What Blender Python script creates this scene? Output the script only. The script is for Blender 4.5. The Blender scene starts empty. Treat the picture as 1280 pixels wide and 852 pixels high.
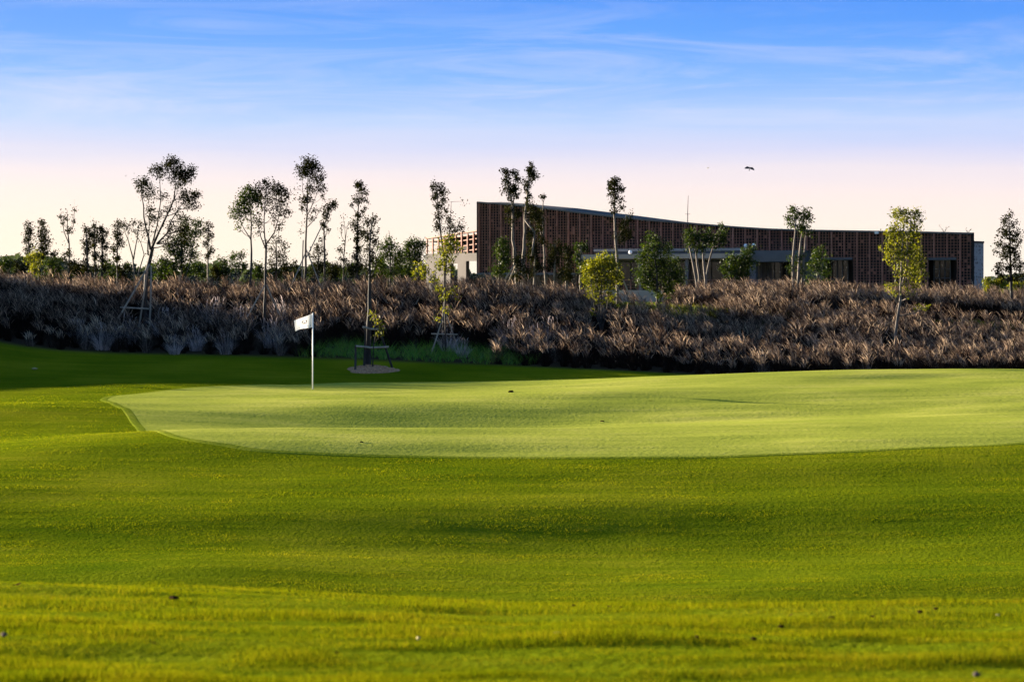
import bpy, math, random
import numpy as np
from mathutils import Vector, Matrix

R = math.radians
rng = np.random.default_rng(7)
random.seed(7)
scene = bpy.context.scene
COL = scene.collection

# ------------------------------------------------------------------ camera numbers (photo is 1280 x 852)
F = 2773.0          # focal length in photo pixels
CZ = 2.8            # eye height
HX, HY = 640.0, 365.0   # vanishing column / horizon row
HAZE = 0.7e-5
EXPO = 3.0
SUN_EL, SUN_AZ = 7.5, 57.0     # azimuth: degrees left of the view direction (+Y)

def at(px, py, d):
    return np.array([(px-HX)/F*d, d, CZ-(py-HY)/F*d])

def srgb(r, g, b):
    f = lambda v: ((v/255+0.055)/1.055)**2.4 if v/255 > 0.04045 else v/255/12.92
    return (f(r), f(g), f(b))

# ------------------------------------------------------------------ terrain
XC = np.array([-45, -27, -20.5, -16, -8, 0, 8, 16, 30, 50], float)  # outer left columns carry a berm added out of view to shade the swale
ROWS = [
 (10, [-1.2,-1.3,-1.3,-1.3,-1.3,-1.3,-1.3,-1.3,-1.3,-1.3]),
 (18, [-1.2,-1.5,-1.5,-1.5,-1.3,-1.15,-1.1,-1.1,-1.1,-1.1]),
 (24, [-1.1,-1.4,-1.4,-1.4,-1.2,-1.0,-1.0,-1.0,-1.0,-1.0]),
 (30, [-.9,-1.2,-1.2,-1.2,-1.05,-.90,-.92,-.95,-.9,-.8]),
 (36, [-.6,-.9,-1.0,-1.0,-.80,-.60,-.66,-.66,-.6,-.5]),
 (40, [-.4,-.8,-.85,-.85,-.45,-.15,-.10,-.04,0,0]),
 (44, [0,-.6,-.7,-.7,-.28,-.10,-.02,.04,.1,.1]),
 (48, [.4,-.3,-.45,-.45,-.26,-.20,.0,.08,.15,.15]),
 (51, [.7,-.1,-.35,-.35,-.26,-.33,.02,.12,.2,.2]),
 (55, [1.1,.1,-.2,-.18,.02,-.02,.10,.2,.25,.25]),
 (58, [1.4,.3,-.1,-.08,.05,.0,.14,.28,.3,.3]),
 (64, [2.2,1.0,-.05,0,.10,.05,.30,.43,.4,.3]),
 (69, [2.8,1.8,-.1,-.12,.02,.05,.28,.34,.3,.2]),
 (73, [3.3,2.5,-.1,-.22,-.18,-.22,-.05,.0,.1,.1]),
 (77, [3.8,3.1,.05,-.15,-.28,-.55,-.3,-.15,-.1,0]),
 (82, [4.0,3.6,.35,.18,.10,-.15,-.15,-.15,-.1,0]),
 (86, [4.0,3.8,.8,.50,.45,.40,.25,.1,0,.1]),
 (90, [4.0,3.9,1.3,1.05,1.0,.98,.70,.4,.2,.3]),
 (95, [3.8,3.7,2.0,1.9,1.9,1.8,1.35,.95,.65,.8]),
 (99, [3.2,3.2,2.4,2.3,2.3,2.25,1.85,1.35,1.05,1.2]),
 (103,[2.6,2.6,2.4,2.35,2.35,2.3,2.25,1.6,1.32,1.4]),
 (108,[2.4,2.4,2.3,2.2,2.2,2.2,2.2,1.85,1.55,1.6]),
 (113,[2.2,2.2,2.1,2.1,2.1,2.1,2.1,1.95,1.7,1.8]),
 (125,[2.0]*10),
 (140,[2.0]*10),
]
GX = np.arange(-45, 50.01, 0.25); GY = np.arange(10, 140.01, 0.25)
ry = np.array([r[0] for r in ROWS], float); rz = np.array([r[1] for r in ROWS], float)
tmp = np.stack([np.interp(GY, ry, rz[:, i]) for i in range(len(XC))], 1)
GZ = np.stack([np.interp(GX, XC, tmp[j]) for j in range(len(GY))], 0)
def gauss(a, s, axis):
    n = int(3*s); k = np.exp(-0.5*(np.arange(-n, n+1)/s)**2); k /= k.sum()
    p = np.pad(a, [(n, n) if i == axis else (0, 0) for i in range(2)], mode='edge')
    return np.apply_along_axis(lambda v: np.convolve(v, k, 'valid'), axis, p)
GZ = gauss(gauss(GZ, 5.5, 0), 9, 1)
_h = np.random.default_rng(11)
_LAT = np.random.default_rng(23).normal(0, 1, (8, 64, 64))
def vnoise(x, y, k, lx, ly, rot=0.0):
    """smooth lattice noise, unit variance, cell lx by ly metres"""
    c, s_ = math.cos(rot), math.sin(rot); u = (x*c+y*s_)/lx+k*7.3; v = (-x*s_+y*c)/ly+k*3.1
    i = np.floor(u).astype(int); j = np.floor(v).astype(int); a = u-i; b = v-j
    a = a*a*a*(a*(a*6-15)+10); b = b*b*b*(b*(b*6-15)+10); T_ = _LAT[k % 8]
    g = lambda p, q: T_[p % 64, q % 64]
    return (g(i, j)*(1-a)+g(i+1, j)*a)*(1-b)+(g(i, j+1)*(1-a)+g(i+1, j+1)*a)*b
MOUNDS = [(-6.5, 43.0, .24, 4.5, 2.2, .25), (-11.5, 36.5, .30, 4.0, 2.6, .1), (-2.5, 35.5, .11, 7.0, 1.9, .30), (7.5, 34.5, .13, 7.5, 2.0, .10), (3.0, 29.0, .10, 7.0, 1.5, .05), (10.5, 64.5, .12, 5, 2.0, -.15), (-13.0, 52.0, .22, 3.5, 3.0, 0.0), (4.5, 58.5, .10, 6, 1.6, -.10), (2.0, 46.5, .06, 6, 1.2, -.05)]

def sstep(a, b, x):
    t = np.clip((x-a)/(b-a), 0, 1); return t*t*(3-2*t)

def terrain(x, y):
    x = np.asarray(x, float); y = np.asarray(y, float)
    xi = np.clip((x-GX[0])/0.25, 0, len(GX)-1.001); yi = np.clip((y-GY[0])/0.25, 0, len(GY)-1.001)
    i = xi.astype(int); j = yi.astype(int); u = xi-i; v = yi-j
    z = GZ[j, i]*(1-u)*(1-v)+GZ[j, i+1]*u*(1-v)+GZ[j+1, i]*(1-u)*v+GZ[j+1, i+1]*u*v
    w = sstep(18, 26, y)*(1-sstep(78, 86, y))
    for mx, my, a, sx_, sy_, ro in MOUNDS:
        c, s_ = math.cos(ro), math.sin(ro); u = (x-mx)*c+(y-my)*s_; v = -(x-mx)*s_+(y-my)*c
        z = z+w*1.45*a*np.exp(-.5*((u/sx_)**2+(v/sy_)**2))
    z = z+w*(.060*vnoise(x, y, 0, 9, 5, .2)+.019*vnoise(x, y, 1, 5, 1.9, .12)+.0065*vnoise(x, y, 2, 3.2, .85, .05)+.006*vnoise(x, y, 3, 2.0, 1.1, -.2))
    # the near rise the camera stands on
    c = np.interp(x, [-6, -3, -1.5, 0, 1.5, 3, 6], [1.12, 1.09, 1.045, .965, .955, .975, .98])
    t = np.clip((y-6)/7, 0, 1)
    fore = np.where(y < 13, 1.42+(c-1.42)*(t*t*(1.6-.6*t)), c-.13*(y-13)-.012*np.maximum(y-13, 0)**2)
    fore = fore+.011*vnoise(x, y, 4, 1.7, .9, .1)+.0075*vnoise(x, y, 5, .75, .42, .05)+.004*vnoise(x, y, 6, .35, .26)
    k = .12
    z2 = np.where(y < 30, k*np.logaddexp(np.clip(fore, -3, 9)/k, z/k), z)
    # the far plain
    f = sstep(230, 900, y); g = np.maximum(sstep(60, 400, np.abs(x)), f)
    return z2*(1-g)+g*0.4

def hit(px, py, y0=18.0):
    """Where the sight line through a photo pixel meets the ground beyond y0."""
    ys = np.arange(y0, 130, 0.05); xs = (px-HX)/F*ys
    d = (CZ-(py-HY)/F*ys)-terrain(xs, ys)
    k = np.argmax(d <= 0)
    return xs[k], ys[k]

# ------------------------------------------------------------------ mesh helpers
def mesh_np(name, V, Q, mats, midx=None, smooth=False):
    """V (n,3); Q (m,k) faces all of one size."""
    V = np.asarray(V, np.float32); Q = np.asarray(Q, np.int32)
    me = bpy.data.meshes.new(name)
    me.vertices.add(len(V)); me.vertices.foreach_set('co', V.ravel())
    k = Q.shape[1]
    me.loops.add(Q.size); me.loops.foreach_set('vertex_index', Q.ravel())
    me.polygons.add(len(Q)); me.polygons.foreach_set('loop_start', np.arange(0, Q.size, k, dtype=np.int32))
    for m in mats: me.materials.append(m)
    if midx is not None: me.polygons.foreach_set('material_index', np.asarray(midx, np.int32))
    me.update(calc_edges=True)
    if smooth: me.polygons.foreach_set('use_smooth', np.ones(len(Q), bool))
    return me

def link(name, me, parent=None):
    o = bpy.data.objects.new(name, me); COL.objects.link(o)
    if parent is not None: o.parent = parent
    return o

def tag(o, label=None, cat=None, group=None, kind=None):
    if label: o['label'] = label
    if cat: o['category'] = cat
    if group: o['group'] = group
    if kind: o['kind'] = kind
    return o

def empty(name, loc, label, cat, group=None):
    o = bpy.data.objects.new(name, None); COL.objects.link(o); o.location = loc
    o.empty_display_size = .2
    return tag(o, label, cat, group)

class MB:
    """collects boxes / tubes / plates (world coordinates) and builds ONE mesh object"""
    def __init__(s): s.v = []; s.f = []
    def add(s, vs, fs):
        b = len(s.v); s.v += [tuple(map(float, p)) for p in vs]; s.f += [tuple(i+b for i in f) for f in fs]
    def hexa(s, p):   # 8 corners: bottom ring 0-3, top ring 4-7
        s.add(p, [(3,2,1,0), (4,5,6,7), (0,1,5,4), (1,2,6,5), (2,3,7,6), (3,0,4,7)])
    def tube(s, pts, rad, n=6, cap=True):
        pts = [np.asarray(p, float) for p in pts]
        if not hasattr(rad, '__len__'): rad = [rad]*len(pts)
        vs = []; fs = []
        for i, p in enumerate(pts):
            a = pts[max(i-1, 0)]; b = pts[min(i+1, len(pts)-1)]
            t = (b-a)/(np.linalg.norm(b-a)+1e-9)
            ref = np.array([1., 0, 0]) if abs(t[0]) < .8 else np.array([0, 1., 0])
            u = np.cross(t, ref); u /= np.linalg.norm(u); w = np.cross(t, u)
            for k in range(n):
                th = 2*math.pi*k/n
                vs.append(p+rad[i]*(math.cos(th)*u+math.sin(th)*w))
        for i in range(len(pts)-1):
            for k in range(n):
                fs.append((i*n+k, i*n+(k+1) % n, (i+1)*n+(k+1) % n, (i+1)*n+k))
        if cap:
            fs.append(tuple(range(n-1, -1, -1))); fs.append(tuple((len(pts)-1)*n+k for k in range(n)))
        s.add(vs, fs)
    def build(s, name, mat, parent=None, smooth=False, mats=None, org=None):
        o3 = np.array(parent.location) if parent is not None else np.zeros(3)
        q = parent
        while q is not None and q.parent is not None: q = q.parent; o3 = o3+np.array(q.location)
        if org is not None: o3 = np.asarray(org, float)
        me = bpy.data.meshes.new(name)
        me.from_pydata([tuple(np.array(p)-o3) for p in s.v], [], s.f)
        for m in (mats or [mat]): me.materials.append(m)
        me.update()
        if smooth:
            me.polygons.foreach_set('use_smooth', [True]*len(me.polygons))
        ob = link(name, me, parent)
        if org is not None: ob.location = tuple(o3)
        return ob

# ------------------------------------------------------------------ materials
def newmat(name):
    m = bpy.data.materials.new(name); m.use_nodes = True
    nt = m.node_tree; nt.nodes.clear()
    out = nt.nodes.new('ShaderNodeOutputMaterial')
    return m, nt, out
def N(nt, t, **kw):
    n = nt.nodes.new(t)
    for k, v in kw.items():
        if hasattr(n, k) and not k[0].isupper(): setattr(n, k, v)
        else: n.inputs[k].default_value = v
    return n
def L(nt, a, b): nt.links.new(a, b)
def c4(c): return (c[0], c[1], c[2], 1)
def ramp(nt, stops, fac=None):
    r = nt.nodes.new('ShaderNodeValToRGB'); e = r.color_ramp.elements
    while len(e) < len(stops): e.new(.5)
    for i, (p, c) in enumerate(stops): e[i].position = p; e[i].color = c4(c)
    if fac is not None: L(nt, fac, r.inputs[0])
    return r

def leafmat(name, stops, trans=.45, gloss=.06, tint=(1.3, 1.25, .5), tone=False):
    m, nt, out = newmat(name)
    g = N(nt, 'ShaderNodeNewGeometry')
    fac = g.outputs['Random Per Island']
    if tone:
        ta_ = N(nt, 'ShaderNodeAttribute', attribute_name='tone'); m1 = N(nt, 'ShaderNodeMath', operation='MULTIPLY_ADD'); L(nt, fac, m1.inputs[0]); m1.inputs[1].default_value = 1-tone
        m2 = N(nt, 'ShaderNodeMath', operation='MULTIPLY'); L(nt, ta_.outputs['Fac'], m2.inputs[0]); m2.inputs[1].default_value = tone; L(nt, m2.outputs[0], m1.inputs[2]); fac = m1.outputs[0]
    r = ramp(nt, stops, fac)
    d = N(nt, 'ShaderNodeBsdfDiffuse'); L(nt, r.outputs[0], d.inputs[0])
    t = N(nt, 'ShaderNodeBsdfTranslucent')
    mx = N(nt, 'ShaderNodeMix', data_type='RGBA', blend_type='MULTIPLY'); mx.inputs[0].default_value = 1
    L(nt, r.outputs[0], mx.inputs[6]); mx.inputs[7].default_value = c4(tint); L(nt, mx.outputs[2], t.inputs[0])
    a = N(nt, 'ShaderNodeMixShader', Fac=trans); L(nt, d.outputs[0], a.inputs[1]); L(nt, t.outputs[0], a.inputs[2])
    gl = N(nt, 'ShaderNodeBsdfGlossy', Roughness=.45)
    b = N(nt, 'ShaderNodeMixShader', Fac=gloss); L(nt, a.outputs[0], b.inputs[1]); L(nt, gl.outputs[0], b.inputs[2])
    L(nt, b.outputs[0], out.inputs[0])
    return m

def plain(name, c, rough=.7, noise=.25, scale=3.0, metal=0.0, bump=0.0, spec=.3, stretch=None):
    m, nt, out = newmat(name)
    p = N(nt, 'ShaderNodeBsdfPrincipled'); p.inputs['Roughness'].default_value = rough
    p.inputs['Metallic'].default_value = metal; p.inputs['Specular IOR Level'].default_value = spec
    tc = N(nt, 'ShaderNodeTexCoord'); nz = N(nt, 'ShaderNodeTexNoise', Scale=scale, Detail=6.0)
    if stretch:
        mp = N(nt, 'ShaderNodeMapping'); mp.inputs['Scale'].default_value = stretch
        L(nt, tc.outputs['Object'], mp.inputs[0]); L(nt, mp.outputs[0], nz.inputs[0])
    else: L(nt, tc.outputs['Object'], nz.inputs[0])
    lo = tuple(v*(1-noise) for v in c); hi = tuple(min(1, v*(1+noise)) for v in c)
    r = ramp(nt, [(.3, lo), (.7, hi)], nz.outputs[0]); L(nt, r.outputs[0], p.inputs['Base Color'])
    if bump:
        b = N(nt, 'ShaderNodeBump', Strength=bump, Distance=.02); L(nt, nz.outputs[0], b.inputs['Height']); L(nt, b.outputs[0], p.inputs['Normal'])
    L(nt, p.outputs[0], out.inputs[0])
    return m

def lawn_mat(name, cols, fine, bump, sheen=0.0):
    """mown turf: grain, mower streaks and broad patches of drier grass, all in world metres"""
    m, nt, out = newmat(name)
    tc = N(nt, 'ShaderNodeTexCoord')
    n1 = N(nt, 'ShaderNodeTexNoise', Scale=.22, Detail=4.0, Roughness=.6); L(nt, tc.outputs['Object'], n1.inputs[0])
    mp = N(nt, 'ShaderNodeMapping'); mp.inputs['Scale'].default_value = (.30, 2.4, 1); mp.inputs['Rotation'].default_value = (0, 0, R(7))
    L(nt, tc.outputs['Object'], mp.inputs[0])
    n2 = N(nt, 'ShaderNodeTexNoise', Scale=1.1, Detail=5.0, Roughness=.65); L(nt, mp.outputs[0], n2.inputs[0])
    n3 = N(nt, 'ShaderNodeTexNoise', Scale=fine, Detail=3.0, Roughness=.7); L(nt, tc.outputs['Object'], n3.inputs[0])
    a = N(nt, 'ShaderNodeMath', operation='MULTIPLY_ADD'); L(nt, n2.outputs[0], a.inputs[0]); a.inputs[1].default_value = .55; L(nt, n1.outputs[0], a.inputs[2])
    b = N(nt, 'ShaderNodeMath', operation='MULTIPLY_ADD'); L(nt, n3.outputs[0], b.inputs[0]); b.inputs[1].default_value = .5; L(nt, a.outputs[0], b.inputs[2])
    c = N(nt, 'ShaderNodeMath', operation='MULTIPLY'); L(nt, b.outputs[0], c.inputs[0]); c.inputs[1].default_value = .5
    r = ramp(nt, [(.36, cols[0]), (.52, cols[1]), (.66, cols[2])], c.outputs[0])
    p = N(nt, 'ShaderNodeBsdfPrincipled', Roughness=1.0); p.inputs['Specular IOR Level'].default_value = 0
    if sheen:
        p.inputs['Sheen Weight'].default_value = sheen; p.inputs['Sheen Roughness'].default_value = .5
        p.inputs['Sheen Tint'].default_value = (.8, 1, .5, 1)
    L(nt, r.outputs[0], p.inputs['Base Color'])
    bp = N(nt, 'ShaderNodeBump', Strength=bump, Distance=.05)
    h = N(nt, 'ShaderNodeMath', operation='MULTIPLY_ADD'); L(nt, n3.outputs[0], h.inputs[0]); h.inputs[1].default_value = .8; L(nt, n2.outputs[0], h.inputs[2])
    L(nt, h.outputs[0], bp.inputs['Height']); L(nt, bp.outputs[0], p.inputs['Normal'])
    L(nt, p.outputs[0], out.inputs[0])
    return m, nt, r, p

M = {}
M['ground'], gnt, gramp, gp = lawn_mat('fairway_turf', [(.042,.072,.002), (.094,.116,.0035), (.155,.156,.008)], 14, .6)
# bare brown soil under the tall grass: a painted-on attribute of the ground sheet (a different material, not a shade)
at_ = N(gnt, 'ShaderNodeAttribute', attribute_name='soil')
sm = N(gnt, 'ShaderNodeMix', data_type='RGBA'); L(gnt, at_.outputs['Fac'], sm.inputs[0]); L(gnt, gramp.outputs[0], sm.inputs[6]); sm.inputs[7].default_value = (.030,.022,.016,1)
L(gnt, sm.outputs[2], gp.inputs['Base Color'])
M['green'] = lawn_mat('green_turf', [(.145,.178,.024), (.225,.245,.036), (.32,.31,.065)], 9, .3)[0]
for nm_, st_ in (('blade', [(0, (.032,.064,.002)), (.30, (.072,.098,.0025)), (.55, (.112,.124,.004)), (.75, (.155,.152,.008)), (1, (.18,.16,.016))]), ('blade_dry', [(0, (.032,.056,.0015)), (.30, (.062,.080,.002)), (.55, (.088,.094,.003)), (.75, (.118,.108,.006)), (1, (.14,.11,.014))])):
    M[nm_] = leafmat(nm_, st_, .55, .0, (1.1, 1.05, .4))
    _nt = M[nm_].node_tree; _r = [n for n in _nt.nodes if n.type == 'VALTORGB'][0]; _g = [n for n in _nt.nodes if n.type == 'NEW_GEOMETRY'][0]
    _tc = N(_nt, 'ShaderNodeTexCoord'); _mp = N(_nt, 'ShaderNodeMapping'); _mp.inputs['Scale'].default_value = (.30, 2.0, 0) if nm_ == 'blade' else (1.1, 2.4, 0); _mp.inputs['Rotation'].default_value = (0, 0, R(10)); L(_nt, _tc.outputs['Object'], _mp.inputs[0])
    _n = N(_nt, 'ShaderNodeTexNoise', Scale=1.6, Detail=7.0, Roughness=.68); L(_nt, _mp.outputs[0], _n.inputs[0])
    _a = N(_nt, 'ShaderNodeMath', operation='MULTIPLY_ADD'); L(_nt, _n.outputs[0], _a.inputs[0]); _a.inputs[1].default_value = 2.6 if nm_ == 'blade' else 1.7; _a.inputs[2].default_value = -.93 if nm_ == 'blade' else -.60
    _b = N(_nt, 'ShaderNodeMath', operation='MULTIPLY_ADD'); L(_nt, _g.outputs['Random Per Island'], _b.inputs[0]); _b.inputs[1].default_value = .22 if nm_ == 'blade' else .42; L(_nt, _a.outputs[0], _b.inputs[2])
    L(_nt, _b.outputs[0], _r.inputs[0])
M['fgblade'] = leafmat('fountain_blade', [(0, (.004,.003,.003)), (.50, (.009,.0065,.006)), (.72, (.026,.020,.018)), (.88, (.115,.098,.09)), (1, (.22,.195,.178))], .25, .0, (1.15, 1.0, .85), tone=.68)
M['plume'] = leafmat('fountain_plume', [(0, (.022,.015,.013)), (.46, (.085,.060,.050)), (.72, (.36,.285,.225)), (1, (.75,.63,.50))], .4, .0, (1.1, 1.0, .85), tone=.3)
M['pale'] = leafmat('pale_tussock_blade', [(0, (.13,.115,.12)), (.6, (.36,.32,.33)), (1, (.55,.50,.51))], .3, .02, (1.1, 1.0, .9))
M['weed'] = leafmat('weed_blade', [(0, (.03,.11,.008)), (.6, (.085,.24,.02)), (1, (.2,.28,.04))], .4, .03)
M['meadow'] = leafmat('meadow_blade', [(0, (.06,.07,.010)), (.6, (.12,.12,.020)), (1, (.2,.15,.05))], .4, .03)
M['leaf_dark'] = leafmat('dark_leaf', [(0, (.005,.006,.003)), (.7, (.011,.013,.005)), (1, (.034,.034,.008))], .2, .0)
M['leaf_green'] = leafmat('green_leaf', [(0, (.008,.016,.003)), (.7, (.019,.034,.005)), (1, (.06,.078,.008))], .3, .01)
M['leaf_yellow'] = leafmat('yellow_leaf', [(0, (.028,.038,.004)), (.5, (.092,.102,.008)), (1, (.19,.182,.014))], .38, .01)
M['leaf_far'] = leafmat('far_leaf', [(0, (.018,.028,.020)), (1, (.045,.060,.040))], .2, 0)
M['bark'] = plain('grey_bark', (.035,.030,.027), .95, .45, 9, bump=.6, stretch=(1, 1, .25))
M['bark_pale'] = plain('pale_bark', (.125,.105,.088), .95, .5, 7, bump=.5, stretch=(1, 1, .4))
M['bark_dark'] = plain('dark_bark', (.030,.026,.024), .95, .4, 9, bump=.6, stretch=(1, 1, .25))
M['pole'] = plain('stake_wood', (.26,.22,.175), .8, .35, 6, stretch=(1, 1, .15))
M['mulch'] = plain('mulch', (.30,.16,.085), .95, .5, 18, bump=.9)
M['white'] = plain('white_fibreglass', (.80,.80,.78), .4, .03, 2)
M['cup'] = plain('cup_liner', (.75,.75,.73), .5, .03, 2)

# ------------------------------------------------------------------ the ground sheet
def axis(fine0, fine1, step, far0, far1):
    a = list(np.arange(fine0, fine1+1e-6, step)); s = step
    lo = []; x = fine0
    while x > far0: s *= 1.25; x -= s; lo.append(x)
    hi = []; x = fine1; s = step
    while x < far1: s *= 1.25; x += s; hi.append(x)
    return np.array(lo[::-1]+a+hi)
def ybase(x): return np.interp(x, [-30, -12, -6, 0, 6, 12, 30], [85.3, 85.0, 84.2, 83.0, 80.5, 78.8, 78.5])
xs = axis(-26, 28, .25, -3500, 3500); ys = axis(16, 104, .25, 15.9, 6000); ys = np.concatenate([axis(6, 7, .1, -60, 6.5)[:-5], np.arange(6.6, 15.95, .1), ys[ys > 15.95]]); ys = np.unique(np.round(ys, 4))
X, Y = np.meshgrid(xs, ys); Z = terrain(X, Y)
GROUND_Z = Z
nx, ny = len(xs), len(ys)
V = np.stack([X, Y, Z], -1).reshape(-1, 3)
i0 = (np.arange(ny-1)[:, None]*nx+np.arange(nx-1)[None, :]).ravel()
me = mesh_np('ground', V, np.stack([i0, i0+1, i0+nx+1, i0+nx], 1), [M['ground']], smooth=True)
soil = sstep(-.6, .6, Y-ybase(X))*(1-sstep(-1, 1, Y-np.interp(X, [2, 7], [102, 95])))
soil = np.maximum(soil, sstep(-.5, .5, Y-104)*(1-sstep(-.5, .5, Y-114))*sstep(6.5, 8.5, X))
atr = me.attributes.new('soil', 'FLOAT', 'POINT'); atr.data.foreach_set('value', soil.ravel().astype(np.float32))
g = link('ground', me); tag(g, 'rolling mown turf falling from the near rise and up to the green', 'ground', kind='structure')

# ------------------------------------------------------------------ the putting green
front = [hit(*p) for p in [(1280,553),(1150,559),(1000,566),(840,571),(640,571.5),(520,570),(400,566),(300,558),(210,540),(165,514)]]
out = [(14.5,45.5),(18,50),(20.5,58),(18.5,67),(13,71),(6,71.2),(0,70.6),(-4,69.2),(-7.8,64.5),(-9.9,60.8),(-10.6,58.2)]
poly = np.array(out+front[::-1])
# closed smooth outline
def closed_spline(P, n):
    m = len(P); res = []
    for k in range(n):
        t = k/n*m; i = int(t); u = t-i
        p0, p1, p2, p3 = P[(i-1) % m], P[i % m], P[(i+1) % m], P[(i+2) % m]
        res.append(.5*((2*p1)+(-p0+p2)*u+(2*p0-5*p1+4*p2-p3)*u*u+(-p0+3*p1-3*p2+p3)*u**3))
    return np.array(res)
OUT = closed_spline(poly, 360)
cen = np.array([3.5, 56.0])
nr = 90
rr = np.linspace(0.004, 1, nr)
P2 = cen+(OUT[None]-cen)*rr[:, None, None]
gz = terrain(P2[..., 0], P2[..., 1])+.008
V = np.concatenate([P2, gz[..., None]], -1).reshape(-1, 3)
n = 360
a = (np.arange(nr-1)[:, None]*n+np.arange(n)[None]); b = (np.arange(nr-1)[:, None]*n+(np.arange(n)[None]+1) % n)
Q = np.stack([a, a+n, b+n, b], -1).reshape(-1, 4)
me = mesh_np('putting_green', V, Q, [M['green']], smooth=True)
pg = link('putting_green', me); tag(pg, 'pale close-cut putting green with its flag', 'putting green', kind='structure')

M['collar'] = lawn_mat('collar_turf', [(.085,.118,.008), (.135,.16,.013), (.19,.195,.026)], 11, .4)[0]
rr2 = np.linspace(-.05, .24, 8); dv_ = (OUT-cen)/np.linalg.norm(OUT-cen, axis=1)[:, None]
P3 = OUT[None]+dv_[None]*rr2[:, None, None]
V = np.concatenate([P3, (terrain(P3[..., 0], P3[..., 1])+np.array([.0, .006, .007, .007, .007, .006, .004, -.012])[:, None])[..., None]], -1).reshape(-1, 3)
a = (np.arange(7)[:, None]*n+np.arange(n)[None]); b = (np.arange(7)[:, None]*n+(np.arange(n)[None]+1) % n)
co_ = link('green_collar', mesh_np('green_collar', V, np.stack([a, a+n, b+n, b], -1).reshape(-1, 4), [M['collar']], smooth=True)); tag(co_, 'narrow collar of slightly longer turf round the green', 'collar', kind='structure')
def in_green(x, y, inset=0.0):
    ang = np.arctan2(y-cen[1], x-cen[0]); oa = np.arctan2(OUT[:, 1]-cen[1], OUT[:, 0]-cen[0]); orr = np.hypot(*(OUT-cen).T)
    o = np.argsort(oa)
    lim = np.interp(ang, np.concatenate([oa[o]-2*np.pi, oa[o], oa[o]+2*np.pi]), np.tile(orr[o], 3))
    return np.hypot(x-cen[0], y-cen[1]) < lim-inset
gv = GROUND_Z-.06*in_green(X, Y, .35)
g.data.vertices.foreach_set('co', np.stack([X, Y, gv], -1).astype(np.float32).ravel()); g.data.update()

# ------------------------------------------------------------------ blades: one ribbon per blade
def ribbons(base, az, lean, length, width, seg, droop, taper=1.0, face=None, wprof=None):
    """curved ribbons. base (n,3), az heading of the lean, lean = start angle from vertical, droop = extra angle at the tip"""
    n = len(base); pts = [base]; p = base.copy()
    dirs = np.stack([np.cos(az), np.sin(az)], 1)
    for s in range(seg):
        th = lean+droop*((s+.5)/seg)
        st = (length/seg)[:, None]
        p = p+st*np.concatenate([dirs*np.sin(th)[:, None], np.cos(th)[:, None]], 1)
        pts.append(p)
    face = az+np.pi/2 if face is None else face
    side = np.stack([np.cos(face), np.sin(face), np.zeros(n)], 1)
    vs = []
    for s in range(seg+1):
        t = s/seg
        w = width*(wprof[s] if wprof is not None else max(1-t*taper, .04))
        vs.append(pts[s]-side*w[:, None]*.5); vs.append(pts[s]+side*w[:, None]*.5)
    V = np.stack(vs, 1)          # n, 2*(seg+1), 3
    k = 2*(seg+1)
    idx = np.arange(n)[:, None]*k
    Q = np.concatenate([np.stack([idx+2*s, idx+2*s+1, idx+2*s+3, idx+2*s+2], -1) for s in range(seg)], 1).reshape(-1, 4)
    return V.reshape(-1, 3), Q, p

def join(parts):
    vs, qs, ms = [], [], []; o = 0
    for V, Q, m in parts:
        vs.append(V); qs.append(Q+o); ms.append(np.full(len(Q), m)); o += len(V)
    return np.concatenate(vs), np.concatenate(qs), np.concatenate(ms)

# mown turf blades: as many per square metre as the eye resolves at that distance
def turf(name, n, y0, y1, h0, label, mat='blade', hi=1.0):
    u = rng.random(n)
    y = (y0**-2+(y1**-2-y0**-2)*u)**-.5
    x = (rng.random(n)*2-1)*(y*.235+2.0)
    keep = ~in_green(x, y, -.05-.30*rng.random(n)) & (y < ybase(x)+.3)
    x, y = x[keep], y[keep]; z = terrain(x, y)-.003
    n = len(x)
    tuft = .8*vnoise(x, y, 7, 1.3, .5, .1)+.7*vnoise(x, y, 1, .4, .2)
    h = h0*np.where(y > 18, .46, 1)*np.clip(1+.6*tuft, .35, 1.9)*(.6+.7*rng.random(n))*np.clip(y/30, 1, 1.6)*hi
    w = np.maximum(.0026, y*.00022)*(.7+.6*rng.random(n))
    V, Q, _ = ribbons(np.stack([x, y, z], 1), rng.random(n)*6.283, .15+.5*rng.random(n), h, w, 1, np.zeros(n), .85)
    o = link(name, mesh_np(name, V, Q, [M[mat]])); tag(o, label, 'turf grass', kind='stuff')
turf('near_turf_grass', 420000, 7.6, 15.5, .022, 'short sunlit grass blades of the near rise at the bottom edge', 'blade_dry')
turf('fairway_turf_grass', 1000000, 19, 90, .020, 'short mown grass blades of the hollow and apron round the green')

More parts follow.
